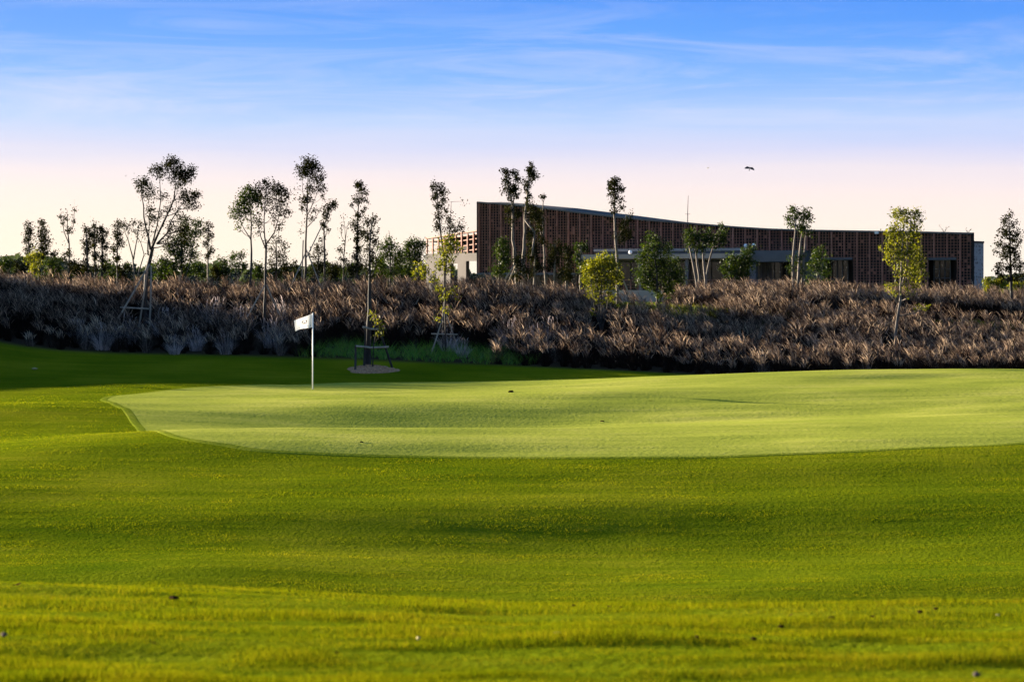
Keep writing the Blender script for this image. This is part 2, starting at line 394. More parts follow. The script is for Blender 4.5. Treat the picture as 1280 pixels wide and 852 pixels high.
# ------------------------------------------------------------------ fountain grass
def clumps(pos, hgt, nb, npl, seedv, mats=(0, 1), tone=None, spread=.22, plume_len=(.20, .40), wind=2.7):
    """pos (n,3) clump feet, hgt (n,) heights"""
    r = np.random.default_rng(seedv); n = len(pos)
    B = np.repeat(pos, nb, 0); H = np.repeat(hgt, nb); m = len(B)
    th = r.random(m)*6.283; rad = spread*np.sqrt(r.random(m))*.6
    B = B+np.stack([np.cos(th)*rad, np.sin(th)*rad, np.full(m, -.04)], 1)
    p1 = ribbons(B, th+r.normal(0, .5, m), .08+.45*r.random(m), H*(.55+.45*r.random(m)), (.008+.009*r.random(m))*(1.5 if seedv >= 40 else 1), 3, .5+.9*r.random(m), .9, face=r.random(m)*6.283)
    parts = [(p1[0], p1[1], mats[0])]
    if npl:
        B = np.repeat(pos, npl, 0); H = np.repeat(hgt, npl); m = len(B)
        th = r.random(m)*6.283; rad = spread*np.sqrt(r.random(m))*.6
        B = B+np.stack([np.cos(th)*rad, np.sin(th)*rad, np.full(m, -.04)], 1)
        lean = np.abs(r.normal(.15, .12, m)); heading = np.where(r.random(m) < .62, wind+r.normal(0, .5, m), r.random(m)*6.283)
        sl = H*(.62+.30*r.random(m))
        s = ribbons(B, heading, lean*.6, sl, np.full(m, .011), 2, lean*.5, .3, face=r.random(m)*6.283)
        parts.append((s[0], s[1], mats[0]))
        pl = plume_len[0]+(plume_len[1]-plume_len[0])*r.random(m); dr = .5+1.2*r.random(m)
        for f in (0, 1.57):
            q = ribbons(s[2], heading, lean*1.1, pl, .013+.014*r.random(m), 4, dr, face=np.full(m, f)+r.normal(0, .4, m), wprof=[.45, .9, 1, .8, .2])
            parts.append((q[0], q[1], mats[1]))
    if tone is not None:
        tv = [np.repeat(tone, nb*8)]
        if npl: tv += [np.repeat(tone, npl*6)]+[np.repeat(tone, npl*10)]*2
        return join(parts)+(np.concatenate(tv),)
    return join(parts)
def fountain(name, V, Q, mi, tv):
    me = mesh_np(name, V, Q, [M['fgblade'], M['plume']], mi); a_ = me.attributes.new('tone', 'FLOAT', 'POINT'); a_.data.foreach_set('value', tv.astype(np.float32)); return link(name, me)

def scatter(n, x0, x1, y0, y1, test, mind):
    pts = []; cell = {}
    c = mind
    for _ in range(n):
        x = random.uniform(x0, x1); y = random.uniform(y0, y1)
        if not test(x, y): continue
        k = (int(x//c), int(y//c)); ok = True
        for i in (-1, 0, 1):
            for j in (-1, 0, 1):
                for q in cell.get((k[0]+i, k[1]+j), ()):
                    if (q[0]-x)**2+(q[1]-y)**2 < mind*mind: ok = False
        if ok: cell.setdefault(k, []).append((x, y)); pts.append((x, y))
    return np.array(pts)

def weedy(x, y):   # the green weedy gap at the foot of the bank
    return -7.6 < x < -0.6 and y < 87.0+.7*math.sin(x*1.7)
def near_axis(x, y, m=3): return abs(x) < y*.235+m
FEET = [((px-HX)/F*d, d) for px, d in ((181, 91.5), (165, 91.2), (330, 89.5), (554, 86.5), (752, 91), (1119, 88))]
def bankA(x, y):
    for tx, ty in FEET:
        if abs(x-tx*y/ty) < .45 and -.3 < ty-y < 4: return False
    top = np.interp(x, [3, 6.5, 8.5, 10, 18, 21], [101.5, 96, 96, 99.2, 99.2, 96])
    return (abs(x) < y*.235+(9 if x < 0 else 7)) and ybase(x)+.3-(max(0, -21.5-x)*3) < y < top and not weedy(x, y) and not (-12.4 < x < -11.7 and y < 87)  # at far left the grass climbs the added, unseen shading berm
ptsA = scatter(22000, -31, 30, 66, 103, bankA, .42)
zA = terrain(ptsA[:, 0], ptsA[:, 1])
hA = np.interp(ptsA[:, 0], [-20, 0, 5, 9, 20], [1.25, 1.2, 1.1, 1.05, 1.05])*(.55+.55*rng.random(len(ptsA)))*(1+.16*np.clip(vnoise(ptsA[:, 0], ptsA[:, 1], 2, 2.2, 2.2), -1.5, 1.5))
hA *= np.where(ptsA[:, 1] < ybase(ptsA[:, 0])+1.6, .8, 1)
low = 1-sstep(.5, 5, ptsA[:, 1]-ybase(ptsA[:, 0])); left = 1-sstep(-4, 6, ptsA[:, 0])
patchA = .5+.5*np.sin(.9*ptsA[:, 0]+1.3*ptsA[:, 1]+1.5*np.sin(.55*ptsA[:, 0]))*np.sin(.5*ptsA[:, 0]-.7*ptsA[:, 1])
toneA = np.clip(rng.beta(1.2, 2.0, len(ptsA))*(.45+.75*patchA)+.38*low*left*(rng.random(len(ptsA)) < .45)+.12*(1-left), 0, 1)
fa = fountain('fountain_grass', *clumps(np.column_stack([ptsA, zA]), hA, 78, 30, 3, tone=toneA))
tag(fa, 'dark fountain grass with pinkish plumes covering the front bank behind the green', 'fountain grass', kind='stuff')
def bankB(x, y): return near_axis(x, y, 8) and x > 8+.3*math.sin(y) and 102.6 < y < 113.5 and y > 102.6+max(0, (11-x))*1.2
ptsB = scatter(10500, 6, 36, 102, 114, bankB, .44)
zB = terrain(ptsB[:, 0], ptsB[:, 1])
hB = np.interp(ptsB[:, 0], [8, 13, 26], [.9, 1.25, 1.2])*(.6+.55*rng.random(len(ptsB)))*(1+.16*np.clip(vnoise(ptsB[:, 0], ptsB[:, 1], 3, 2.2, 2.2), -1.5, 1.5))
fb = fountain('fountain_grass', *clumps(np.column_stack([ptsB, zB]), hB, 66, 32, 4, tone=np.clip(.12+rng.beta(1.4, 2.0, len(ptsB))*.8, 0, 1)))
tag(fb, 'brown fountain grass on the rear ridge below the clubhouse at right', 'fountain grass', kind='stuff')

# green weeds in the gap, and the short yellowish grass on the ledge between the ridges
def grassy(name, pts, h, nb, mat, label, cat, sp=.25):
    z = terrain(pts[:, 0], pts[:, 1])
    V, Q, mi = clumps(np.column_stack([pts, z]), h*(.6+.6*rng.random(len(pts))), nb, 0, 5, spread=sp)
    o = link(name, mesh_np(name, V, Q, [mat], mi)); tag(o, label, cat, kind='stuff')
pw = scatter(1500, -8.5, 1.2, 82, 89, lambda x, y: ybase(x)+.2 < y < 87.6+.7*math.sin(x*1.7) and -8.2 < x < .8, .26)
grassy('weeds', pw, .62, 30, M['weed'], 'green weeds at the foot of the bank behind the staked tree', 'weeds')
pw = scatter(3500, 5.5, 33, 95, 104.5, lambda x, y: y > np.interp(x, [5.5, 8], [101, 95.2]) and near_axis(x, y), .34)
grassy('meadow_grass', pw, .30, 22, M['meadow'], 'short yellowish grass on the ledge between the two grass ridges', 'meadow grass', .3)

# pale tussocks that stand apart along the foot of the left bank
tmesh = []
for k in range(4):
    V, Q, mi = clumps(np.zeros((1, 3)), np.array([1.0]), 190, 16, 40+k, spread=.5, plume_len=(.14, .22))
    tmesh.append(mesh_np('grass_tussock', V, Q, [M['pale'], M['pale']], mi))
tus = [(100,432,.8),(128,440,.9),(160,430,.95),(205,418,1.0),(218,448,.62),(245,438,.8),(283,444,.75),(300,415,1.0),(268,405,1.1),(340,432,1.0),(355,408,1.1),(560,436,.8),(578,445,.62),(640,430,1.0),(668,440,.9),(690,425,.95)]
for k, (px, py, h) in enumerate(tus):
    d = 85+(446-py)/6.5*1.0
    x = (px-HX)/F*d; d = max(d, ybase(x)+.1); x = (px-HX)/F*d
    o = link('grass_tussock', tmesh[k % 4]); o.location = (x, d, float(terrain(x, d))-.02); h *= 1.35; o.scale = (h*.75, h*.75, h); o.rotation_euler.z = k*1.3
    tag(o, 'pale greyish tussock of dry grass at the foot of the dark bank', 'grass tussock', 'pale grass tussocks along the foot of the bank')

# ------------------------------------------------------------------ trees
def tree(name, label, cat, d, stems, clusters, leaf='leaf_dark', bark='bark_dark', group=None, lsize=.085, dens=1.0, ground=True, depth=1.0, twigs=True, seed=0):
    """stems: lists of (px,py,width_px) from the foot up; clusters: (px,py,rx,ry[,weight]) of foliage"""
    r = np.random.default_rng(seed+int(stems[0][0][0]*7+d))
    foot = stems[0][0]
    bx = (foot[0]-HX)/F*d; bz = float(terrain(bx, d))
    root = empty(name, (bx, d, bz), label, cat, group)
    mb = MB(); nodes = []
    for si, st in enumerate(stems):
        pts = []; rad = []
        off = 0.0
        for i, (px, py, w) in enumerate(st):
            p = at(px, py, d); 
            if si > 0 or i > 0: off += r.normal(0, .10)
            p = p+np.array([0, off*depth, 0]); pts.append(p); rad.append(max(w/F*d*.5, .008))
        if len(st[0]) and pts[0][2] > bz-.05 and (si == 0 or ground is True) and (si == 0 or abs(st[0][1]-foot[1]) < 14):
            q = pts[0].copy(); q[2] = bz-.12; pts.insert(0, q); rad.insert(0, rad[0]*1.15)
        # subdivide with a little wander
        P = [pts[0]]; RR = [rad[0]]
        for a, b, ra, rb in zip(pts[:-1], pts[1:], rad[:-1], rad[1:]):
            k = max(1, int(np.linalg.norm(b-a)/.45))
            for j in range(1, k+1):
                t = j/k; q = a+(b-a)*t
                if j < k: q = q+r.normal(0, .018, 3)*np.array([1, 1, .3])
                P.append(q); RR.append(ra+(rb-ra)*t)
        mb.tube(P, RR, 7)
        nodes += list(zip(P, RR))
    NP = np.array([p for p, _ in nodes]); NR = np.array([q for _, q in nodes])
    LV = []
    for cl in clusters:
        px, py, rx, ry = cl[:4]; wgt = cl[4] if len(cl) > 4 else 1.0
        c = at(px, py, d); s = d/F; rx3, rz3 = rx*s, ry*s
        dd = r.uniform(-.5, .5)*rx3*depth
        c[1] += dd
        # limb to the cluster from a lower stem point
        dist = np.linalg.norm(NP-c, axis=1)+np.where(NP[:, 2] > c[2]-.25*rz3, 2.0, 0)
        j = int(np.argmin(dist)); a = NP[j]
        mid = (a+c)/2+np.array([0, 0, -.08])*np.linalg.norm(c-a)
        rb = min(NR[j]*.6, .03)
        mb.tube([a, mid, c], [rb, rb*.75, rb*.45], 5)
        nsub = int(np.clip(rx*ry*.10*wgt+3, 3, 40))
        nl = int(rx*ry*math.pi*2.1*dens*wgt*(s/.0366)**2*(.085/lsize)**2/nsub)+2
        for k in range(nsub):
            v = r.normal(0, 1, 3); v /= np.linalg.norm(v)+1e-9; v *= r.random()**.45*r.choice([1, 1, 1.15])
            q = c+v*np.array([rx3, max(rx3, .25)*depth, rz3])
            if twigs: mb.tube([c+(q-c)*.05, (c+q)/2+r.normal(0, .03, 3), q], [rb*.42, rb*.3, .005], 4, cap=False)
            sg = .36*min(rx3, rz3)/max(nsub/9, 1)**.33+.03
            LV.append(q+r.normal(0, 1, (nl, 3))*sg)
    if cat == 'tree' and len(NP) > 6:
        zt1 = max(c_[1] for c_ in clusters); zt0 = min(c_[1] for c_ in clusters)
        zlo = CZ-(zt1+.25*(zt1-zt0)-HY)/F*d
        cand = NP[NP[:, 2] > zlo]
        for q in cand[r.random(len(cand)) < .55]:
            e = q+r.normal(0, 1, 3)*np.array([.22, .22, .12])+np.array([0, 0, .12]); mb.tube([q, e], [.008, .004], 4, cap=False)
            LV.append(e+r.normal(0, .10, (int(r.integers(4, 16)*(.085/lsize)**2*max(1, d/100)**.5)+2, 3)))
    mb.build('trunk', M[bark], root, smooth=True)
    P = np.concatenate(LV); n = len(P)
    L_ = 1.08*lsize*(.6+.8*r.random(n))[:, None]
    u = r.normal(0, 1, (n, 3)); u[:, 2] -= .35; u /= np.linalg.norm(u, axis=1)[:, None]
    w = np.cross(u, r.normal(0, 1, (n, 3))); w /= np.linalg.norm(w, axis=1)[:, None]
    V = np.stack([P-u*L_*.5, P+w*L_*.27, P+u*L_*.5, P-w*L_*.27], 1)-np.array([bx, d, bz])
    Q = np.arange(n*4).reshape(-1, 4)
    link('crown', mesh_np('crown', V.reshape(-1, 3), Q, [M[leaf]]), root)
    return root

YT = 'young trees on the bank and round the clubhouse'
DF = float(hit(463, 462.5, 74.5)[1])
def T(*a, **k): k.setdefault('group', YT); return tree('young_tree', *a, **k)

# --- left of the flag
T('short twin-stemmed young tree nearest the left edge, yellow leaves at its foot', 'tree', 106, [[(40,345,2),(37,310,1.6),(36,282,.8)], [(48,345,2),(51,305,1.5),(53,280,.7)]],
  [(36,285,4,6),(37,297,5,8),(36,311,5,6),(52,279,4,5),(53,290,7,7),(56,302,7,6),(50,313,7,8),(64,317,6,4),(45,320,8,6)], dens=1.2)
tree('shrub', 'small yellow-green shrub at the foot of the leftmost twin-stemmed tree', 'shrub', 104.5, [[(43,345,1.5),(42,325,.8)]], [(35,322,6,4),(43,318,6,6),(45,330,6,7),(44,340,5,5)], leaf='leaf_yellow', dens=1.0)
T('nearly bare forked young tree between the leftmost twin stems and a column cluster', 'tree', 107, [[(87,348,2.2),(86,305,1.8),(84,285,1.2),(83,262,.5)], [(86,304,1.3),(79,290,1),(78,279,.7),(74,270,.5)], [(85,290,1.2),(91,283,1),(92,268,.7),(93,262,.4)]],
  [(83,274,3,3),(79,280,2,4,.7),(86,288,4,4),(74,271,3,2,.8),(93,263,2,2),(92,277,2,5,.6),(87,318,5,4),(80,322,3,6),(92,328,5,5)], dens=1.0)
T('leftmost narrow column tree of the close cluster left of the big leaning tree', 'tree', 105, [[(110,348,2.4),(110,315,2),(109,286,.8)]], [(107,287,4,4),(111,293,5,6),(108,303,5,7),(109,316,4,7),(107,328,3,6),(106,338,5,4)], dens=1.3)
T('tallest, middle column tree of the close cluster left of the big leaning tree', 'tree', 107, [[(119,348,2.4),(119,312,2),(118,284,.8)]], [(118,284,3,4),(118,294,5,6),(120,305,5,6),(119,320,4,8),(118,335,4,6)], dens=1.3)
T('right column tree of the close cluster left of the big leaning tree', 'tree', 104.5, [[(127,348,2.4),(127,312,2),(128,286,.8)]], [(126,285,4,3),(130,289,5,5),(127,300,5,6),(133,308,4,5),(128,322,4,7),(130,336,3,5)], dens=1.2)
T('thin dark column tree directly left of the pale many-armed tree', 'tree', 108, [[(147,348,2.2),(146,315,1.8),(147,282,.7)]], [(147,281,4,4),(144,290,5,6),(148,300,6,7),(143,312,4,5),(147,324,4,6),(150,336,3,5)], dens=1.1)
T('pale thinly leaved tree with spreading arms behind the big leaning tree', 'tree', 110, [[(168,348,2.5),(166,322,2),(160,300,1.2),(154,285,.7)], [(167,324,1.8),(172,300,1.2),(175,282,.6)], [(172,345,2),(180,318,1.4),(176,303,.9),(166,285,.6)]],
  [(153,281,6,4,.5),(160,287,6,5,.4),(165,279,6,4,.5),(175,279,6,3,.5),(172,290,5,6,.4),(180,287,5,4,.5)], leaf='leaf_dark', bark='bark_pale', dens=.9)
T('tall leaning tree with open broad crown, propped by stakes on the left bank', 'tree', 91.5, [[(181,412,5.5),(182,380,5),(183,340,5.5),(190,310,4.5)], [(189,312,3.2),(184,285,2.2),(182,258,1.6),(179,240,.9)], [(190,310,3.6),(199,290,2.8),(208,270,2.3),(218,250,1.9),(220,232,1.3),(219,215,.7)], [(190,305,2.5),(196,280,1.6),(201,250,1.2),(200,225,.7)], [(196,305,2.6),(209,292,2),(214,277,1.5),(224,262,1),(234,250,.7)], [(186,318,2),(188,290,1.2),(189,268,.8)]],
  [(180,229,9,8,1.1),(187,242,7,9,.8),(177,237,5,5),(188,262,5,8,.7),(190,276,4,7,.8),(196,215,8,6,.9),(205,211,10,6,1),(217,204,9,7,1.5),(222,213,10,8,1.5),(228,222,9,7,1),(237,219,6,8,1.1),(240,212,5,6,.9),(208,222,8,6,.5),(224,233,8,6,.4),(203,245,6,7,.4),(229,246,8,7,.9),(240,247,8,7,1),(246,243,5,6,.9),(245,258,6,5,.6),(233,258,6,6,.6),(222,264,6,5,.4),(226,272,6,5,.7),(234,274,5,4,.6),(209,258,6,7,.3),(215,283,6,6,.7),(201,268,5,7,.4),(224,288,6,6,.8),(232,284,6,5,.7),(212,296,6,6,.7),(206,306,5,5,.6),(228,300,6,6,.6)], leaf='leaf_dark', bark='bark', dens=.9, lsize=.075)
T('bushy mid-green tree right behind the big leaning tree', 'tree', 106, [[(228,348,3),(227,320,2.4),(226,295,1.5)], [(232,348,2),(240,322,1.4),(243,300,.8)]],
  [(232,280,6,7),(246,280,5,6),(244,292,8,8),(230,296,8,8),(222,306,9,8),(238,308,9,9),(216,317,8,7),(228,322,10,9),(243,320,6,7),(212,305,5,7,.7),(218,334,9,8),(232,337,9,7),(205,325,6,8,.6)], leaf='leaf_green', dens=1.1)
T('slim column tree with a pale foot, alone right of the bushy mid-green tree', 'tree', 108, [[(260,348,2.4),(260,322,2),(260,284,.8)]], [(261,282,4,4),(257,288,4,4),(262,294,4,5),(259,304,4,5),(263,312,4,4),(259,320,3,5)], bark='bark_pale', dens=1.2)
tree('shrub', 'low straggly dark shrub left of the two round-crowned trees', 'shrub', 109, [[(288,348,1.5),(287,330,.8)], [(298,348,1.5),(300,328,.8)]], [(279,327,6,5),(288,323,7,5),(300,320,8,5),(294,333,8,7),(282,338,7,6),(306,333,5,8)], leaf='leaf_green', dens=.9)
T('round-crowned tree with dark dense top, left of the staked round-crowned tree', 'tree', 99, [[(313,350,3),(314,315,2.4),(314,280,1.6),(312,255,1)], [(314,300,1.6),(304,285,1),(298,272,.6)]],
  [(311,245,11,9,1.5),(304,255,8,8,1.2),(320,250,8,8,1.3),(297,262,7,6,.7),(309,263,10,7,.8),(301,274,8,6,.5),(316,275,7,7,.5),(293,270,5,5,.5),(298,284,6,5,.3),(312,238,7,5,.9)], leaf='leaf_green', bark='bark_dark', dens=.95)
T('round open-crowned tree with a pale staked trunk foot, left of the flag', 'tree', 89.5, [[(330,412,3.6),(331,380,3.4),(332,345,3.2),(333,305,2.6)], [(333,308,2),(331,280,1.4),(332,255,.9),(335,235,.6)], [(333,305,2),(343,290,1.5),(349,268,1),(352,245,.6)], [(333,312,1.8),(326,295,1.2),(323,280,.7)], [(346,288,1.2),(354,272,.8),(358,262,.5)]],
  [(334,231,9,5,.9),(325,236,7,7,.7),(344,236,9,7,.9),(352,240,8,7,1),(359,243,4,5,.7),(336,246,9,8,.7),(347,254,8,8,.6),(330,261,8,8,.4),(352,266,7,7,.7),(359,266,5,5,.5),(341,271,7,7,.3),(327,280,6,7,.4),(350,281,5,5,.5),(322,292,5,5,.3),(357,252,5,5,.5)], leaf='leaf_dark', bark='bark', dens=.9, lsize=.075)
T('short dark tree standing just right of the staked round-crowned tree', 'tree', 107, [[(345,348,2.2),(346,325,1.8),(345,305,1)]], [(347,303,6,6,.8),(353,307,6,5,.6),(341,312,6,6,.6),(349,318,7,7,.8),(343,330,7,8,1),(354,328,6,7,.7),(348,341,8,5,.8)], dens=.8)
T('tall slender tree with a dense flat-topped crown and stakes, above the flag', 'tree', 101, [[(381,350,3.2),(382,315,2.6),(383,275,2),(384,240,1.5),(385,215,.8)], [(383,272,1.4),(391,255,1),(397,240,.6)], [(383,285,1.2),(393,275,.8),(400,263,.5)], [(383,265,1),(378,240,.7),(377,220,.5)]],
  [(384,205,10,6,1.5),(391,210,8,6,1.2),(376,212,6,7,1.1),(385,218,9,6,.8),(401,214,4,4,.5),(395,225,8,6,1),(404,224,4,5,.7),(388,236,7,7,.7),(398,236,6,5,.6),(384,247,5,6,1.2),(405,234,5,4,.5),(378,252,3,5,.5),(404,245,4,4,.5),(395,263,5,4,.5),(391,272,5,3,.4),(378,260,2.5,4,.9)], leaf='leaf_dark', bark='bark_dark', dens=1.0, lsize=.08)
T('thin tree leaning right with a slanting tuft, next to the flat-topped tall tree', 'tree', 104, [[(406,350,2.4),(406,315,2.2),(405,285,1.8),(409,268,1.2),(414,255,.7)]], [(416,255,6,3,.9),(411,260,5,5,1),(419,259,4,3,.7),(408,270,4,6,1.1),(405,280,3,5,1),(409,287,3,2,.6),(402,300,3,3,.5)], bark='bark', dens=1.2)
T('small dark scrubby tree below the thin leaning tree', 'tree', 108, [[(398,350,2),(398,325,1.5),(397,308,.8)]], [(398,307,5,5,.8),(402,316,6,5,.8),(393,320,5,5,.7),(400,328,7,6,1),(392,335,8,6,1),(406,334,6,6,.9)], dens=.9)
T('bare forked grey tree left of the tall dark column', 'tree', 103, [[(429,350,1.8),(430,320,1.5),(432,300,1.1),(431,285,.6),(429,272,.4)], [(432,300,.8),(434,285,.6),(435,281,.4)], [(431,303,.8),(427,295,.6),(427,281,.4)]], [(426,313,3,5,.7),(429,325,5,6,.8),(424,333,5,5,.7),(434,336,6,6,.8)], bark='bark', dens=.9)
T('tall dark column tree with a dense tuft on top, left of the mulched staked tree', 'tree', 101, [[(446,350,2.6),(446,310,2.4),(447,270,1.8),(449,235,.8)]], [(448,231,5,4,1.6),(452,238,5,5,1.2),(456,248,3,7,.8),(443,248,3,4,.6),(448,252,5,7,.6),(440,256,2,6,.5),(455,262,3,6,.6),(446,268,4,6,.8),(444,282,4,6,1),(448,290,5,6,.9),(445,300,4,6,1),(450,310,5,7,1),(446,322,5,6,1),(452,330,6,7,1),(441,335,5,6,.8)], dens=1.1)
T('dark slim tree with a staked foot in a mulch ring, nearest behind the green', 'tree', DF, [[(460,463,9),(460,440,8),(461,405,6.5),(462,370,4.6),(462,330,3),(463,300,2),(465,280,1)], [(461,395,2.5),(471,388,1.6),(473,376,.8)]],
  [(470,272,4,4,.9),(465,279,5,5,.9),(458,277,3,5,.6),(464,290,7,6,.9),(459,298,6,6,.8),(468,303,5,6,.8),(461,312,6,6,.8),(466,322,5,6,.8),(470,330,4,5,.5),(458,330,5,6,.5),(463,342,5,5,.6),(457,290,3,5,.5)], leaf='leaf_dark', bark='bark_dark', dens=1.0, lsize=.075, depth=.8)
tree('shoot', 'low yellow-green shoot on the right side of the mulched tree', 'shoot', DF-.4, [[(466,452,1.6),(467,430,1.2),(470,400,.9)]], [(468,397,4,4,.7),(474,403,5,4,.8),(469,418,4,4,.5),(476,415,4,5,.5),(465,392,3,5,.5)], leaf='leaf_yellow', dens=.6, lsize=.07)
T('dark bushy tree in the row left of the clubhouse wing, left one', 'tree', 110, [[(488,350,2.5),(488,320,1.8),(486,300,.8)], [(492,348,1.6),(489,305,.8),(486,288,.5)]], [(485,298,5,6,.5),(478,308,7,6,.9),(490,308,8,7,1),(499,314,6,6,.9),(483,320,9,7,1.1),(495,326,9,8,1.1),(478,333,9,7,1),(490,340,11,6,1)], leaf='leaf_green', dens=1.0)
T('rounded dark tree against the left end of the clubhouse wing', 'tree', 115, [[(516,352,3),(517,330,2.2),(518,310,1)]], [(518,304,8,6,1.2),(510,308,6,6,1),(526,306,6,6,1.1),(514,318,9,7,1.2),(525,318,7,7,1.2),(506,326,8,8,1),(519,330,10,8,1.1),(510,340,9,6,1)], leaf='leaf_green', dens=1.15)
T('tall ragged tree with bright yellow leaves low down, in front of the clubhouse wing', 'tree', 86.5, [[(554,440,3.6),(555,405,3.4),(556,360,3),(555,320,2.4),(550,280,1.8),(547,250,1.2),(546,232,.6)], [(556,330,2),(561,300,1.5),(563,275,1),(564,252,.5)], [(562,300,1),(570,290,.7),(575,275,.4)], [(549,265,.8),(539,250,.5)], [(547,245,.8),(552,235,.6),(556,227,.3)]],
  [(545,233,5,4,1.3),(552,239,5,5,1.4),(545,245,4,6,1.3),(553,250,4,5,.9),(548,258,4,6,1.2),(557,264,3,5,.7),(547,272,4,6,1),(562,272,3,5,.8),(549,285,4,6,1),(560,285,5,6,.8),(571,287,6,6,.6),(577,283,5,5,.5),(566,297,6,5,.7)], leaf='leaf_dark', bark='bark', dens=1.15, lsize=.075)
tree('sapling', 'bright yellow-green sapling wrapped round the foot of the tall ragged tree', 'sapling', 85.8, [[(557,438,2.2),(556,390,2),(557,340,1.5),(560,305,.8)], [(556,372,1.2),(540,352,1),(525,340,.6)], [(557,345,1),(568,325,.7),(575,312,.4)]],
  [(560,300,8,7,.8),(553,310,9,8,.9),(565,312,9,8,1),(557,324,9,7,.9),(549,332,6,6,.7),(561,337,7,6,.7),(525,332,7,5,.8),(533,340,9,5,.8),(519,342,6,4,.6),(541,350,7,5,.6),(552,362,8,5,.6),(567,362,6,4,.5),(556,372,7,4,.5),(556,388,6,5,.5),(548,398,4,4,.3),(570,372,4,4,.3)], leaf='leaf_yellow', bark='bark', dens=.8, lsize=.095)

for k_, (px, tp, wd) in enumerate([(8,318,8),(24,326,9),(66,322,10),(98,330,8),(136,326,8),(156,330,9),(198,322,9),(214,330,9),(248,328,9),(272,332,8),(322,328,8),(360,326,9),(372,333,8),(415,328,8),(437,322,8),(470,318,9),(474,332,9),(503,330,9)]):
    dd_ = 109+(k_*37 % 9)
    cl_ = [(px+random.uniform(-1, 1)*wd, tp+random.random()**.7*(346-tp), random.uniform(4, 7), random.uniform(3.5, 6), random.uniform(.5, 1)) for _ in range(9)]
    tree('scrub', 'low dark scrub poking above the grass of the left bank, between the young trees', 'shrub', dd_, [[(px, 350, 1.8), (px+random.uniform(-3, 3), tp+4, .8)], [(px+3, 349, 1.4), (px+random.uniform(3, 8), tp+8, .6)]], cl_, leaf=['leaf_green', 'leaf_dark'][k_ % 2], dens=.75, lsize=.1, group='low scrub along the top of the left bank')
# --- in front of the clubhouse
T('very tall tree with a forked tuft, left of the pair at the tall clubhouse end', 'tree', 128, [[(646,352,5),(643,320,4),(641,290,3.4),(641,255,2.6)], [(641,258,1.8),(635,235,1.3),(632,216,.7)], [(641,256,1.8),(645,235,1.2),(644,216,.7)]],
  [(632,216,4,5,1.3),(634,226,5,6,1.3),(637,237,5,5,1.2),(630,236,4,4,.6),(644,216,4,5,1.2),(647,224,4,5,1.2),(644,234,5,6,1.3),(646,244,3,5,.9),(640,245,4,5,.9),(639,262,6,6,.7),(646,266,5,7,.7),(637,276,5,6,.5)], leaf='leaf_dark', bark='bark_pale', dens=1.3, lsize=.11)
T('very tall tree with one high tuft, right of the pair at the tall clubhouse end', 'tree', 126, [[(655,352,4.5),(654,320,4),(656,280,3.2),(659,245,2.2),(662,215,1)], [(656,275,2),(668,290,2.4),(665,320,2.6)]],
  [(664,207,3,4,1.3),(660,215,5,5,1.2),(666,220,5,6,1.4),(660,228,5,5,1.2),(658,240,3,4,.9),(664,243,3,4,.8),(660,252,4,5,.9),(665,262,6,6,.8),(668,275,7,7,.9),(662,288,6,7,.6),(671,268,5,6,.7)], leaf='leaf_dark', bark='bark_pale', dens=1.3, lsize=.11)
T('thin tree with a slanting sprig showing just above the clubhouse roof', 'tree', 130, [[(682,352,2.6),(680,310,2.2),(678,275,1.7),(679,252,1.2),(682,246,.6)]], [(682,245,4,2,.9),(677,248,3,3,.7),(676,268,5,6,.7),(674,285,6,7,.7),(679,300,5,7,.8)], leaf='leaf_dark', bark='bark_pale', dens=1.2, lsize=.11)
for (px, top, label) in [(624,295,'green bushy tree left of the very tall pair, against the lattice'), (652,318,'low dark bush between the trunks of the very tall pair'), (668,300,'dark green bushy tree right of the very tall pair'), (693,300,'dark dense bush half way between the tall pair and the yellow bush'), (708,305,'small dark round tree with a pale stem before the lattice'), (725,300,'thin dark bush just left of the round yellow bush')]:
    w = {624:12, 652:8, 668:9, 693:11, 708:9, 725:7}[px]
    cl = [(px+random.uniform(-.6, .6)*w, top+8+k*6.5, w*random.uniform(.5, .8), 6.5, random.uniform(.6, 1.1)) for k in range(int((344-top)/6.5))]
    tree('dark_bush', label, 'bush', 124+px % 7, [[(px, 352, 3), (px+1, top+22, 2), (px, top+6, 1)]], cl, leaf='leaf_green' if px in (624, 725) else 'leaf_dark', bark='bark_pale', dens=1.15, lsize=.12, group='dark bushes against the clubhouse lattice')
T('slim pale-trunked tree with a round tuft high above the clubhouse roof', 'tree', 120, [[(772,368,4),(772,330,3.8),(769,290,3.2),(768,255,2),(769,232,1)], [(770,300,1.4),(779,285,1),(783,268,.6)]],
  [(769,228,6,5,1.4),(764,233,5,5,1.2),(774,234,5,5,1.1),(768,242,5,5,1),(768,252,4,5,.9),(773,250,6,4,.7),(777,258,5,3,.7),(768,263,4,5,.8),(779,280,6,7,.9),(783,290,6,7,.9),(776,297,6,6,.8),(786,272,4,4,.5)], leaf='leaf_dark', bark='bark_pale', dens=1.3, lsize=.11)
tree('yellow_bush', 'round yellow-green bush on several thin stems, low on the bank before the clubhouse', 'bush', 91, [[(752,412,2.6),(752,385,2.2),(752,350,1.3)], [(750,410,1.8),(743,385,1.5),(738,350,.8)], [(753,410,1.8),(759,385,1.5),(764,350,.8)], [(751,410,1.5),(748,380,1.3),(746,340,.7)]],
  [(752,324,10,7,1),(763,328,9,8,1),(742,328,9,8,1),(753,337,12,8,1),(736,340,9,8,1),(768,342,10,8,1),(744,350,10,8,1),(758,352,10,8,1),(733,352,6,7,.8),(772,352,7,6,.7),(745,363,9,6,.7),(760,366,8,6,.6),(738,365,6,5,.6),(752,376,6,5,.4),(743,390,4,4,.4),(766,374,5,4,.4)], leaf='leaf_yellow', bark='bark', dens=.95, lsize=.085, group=None)
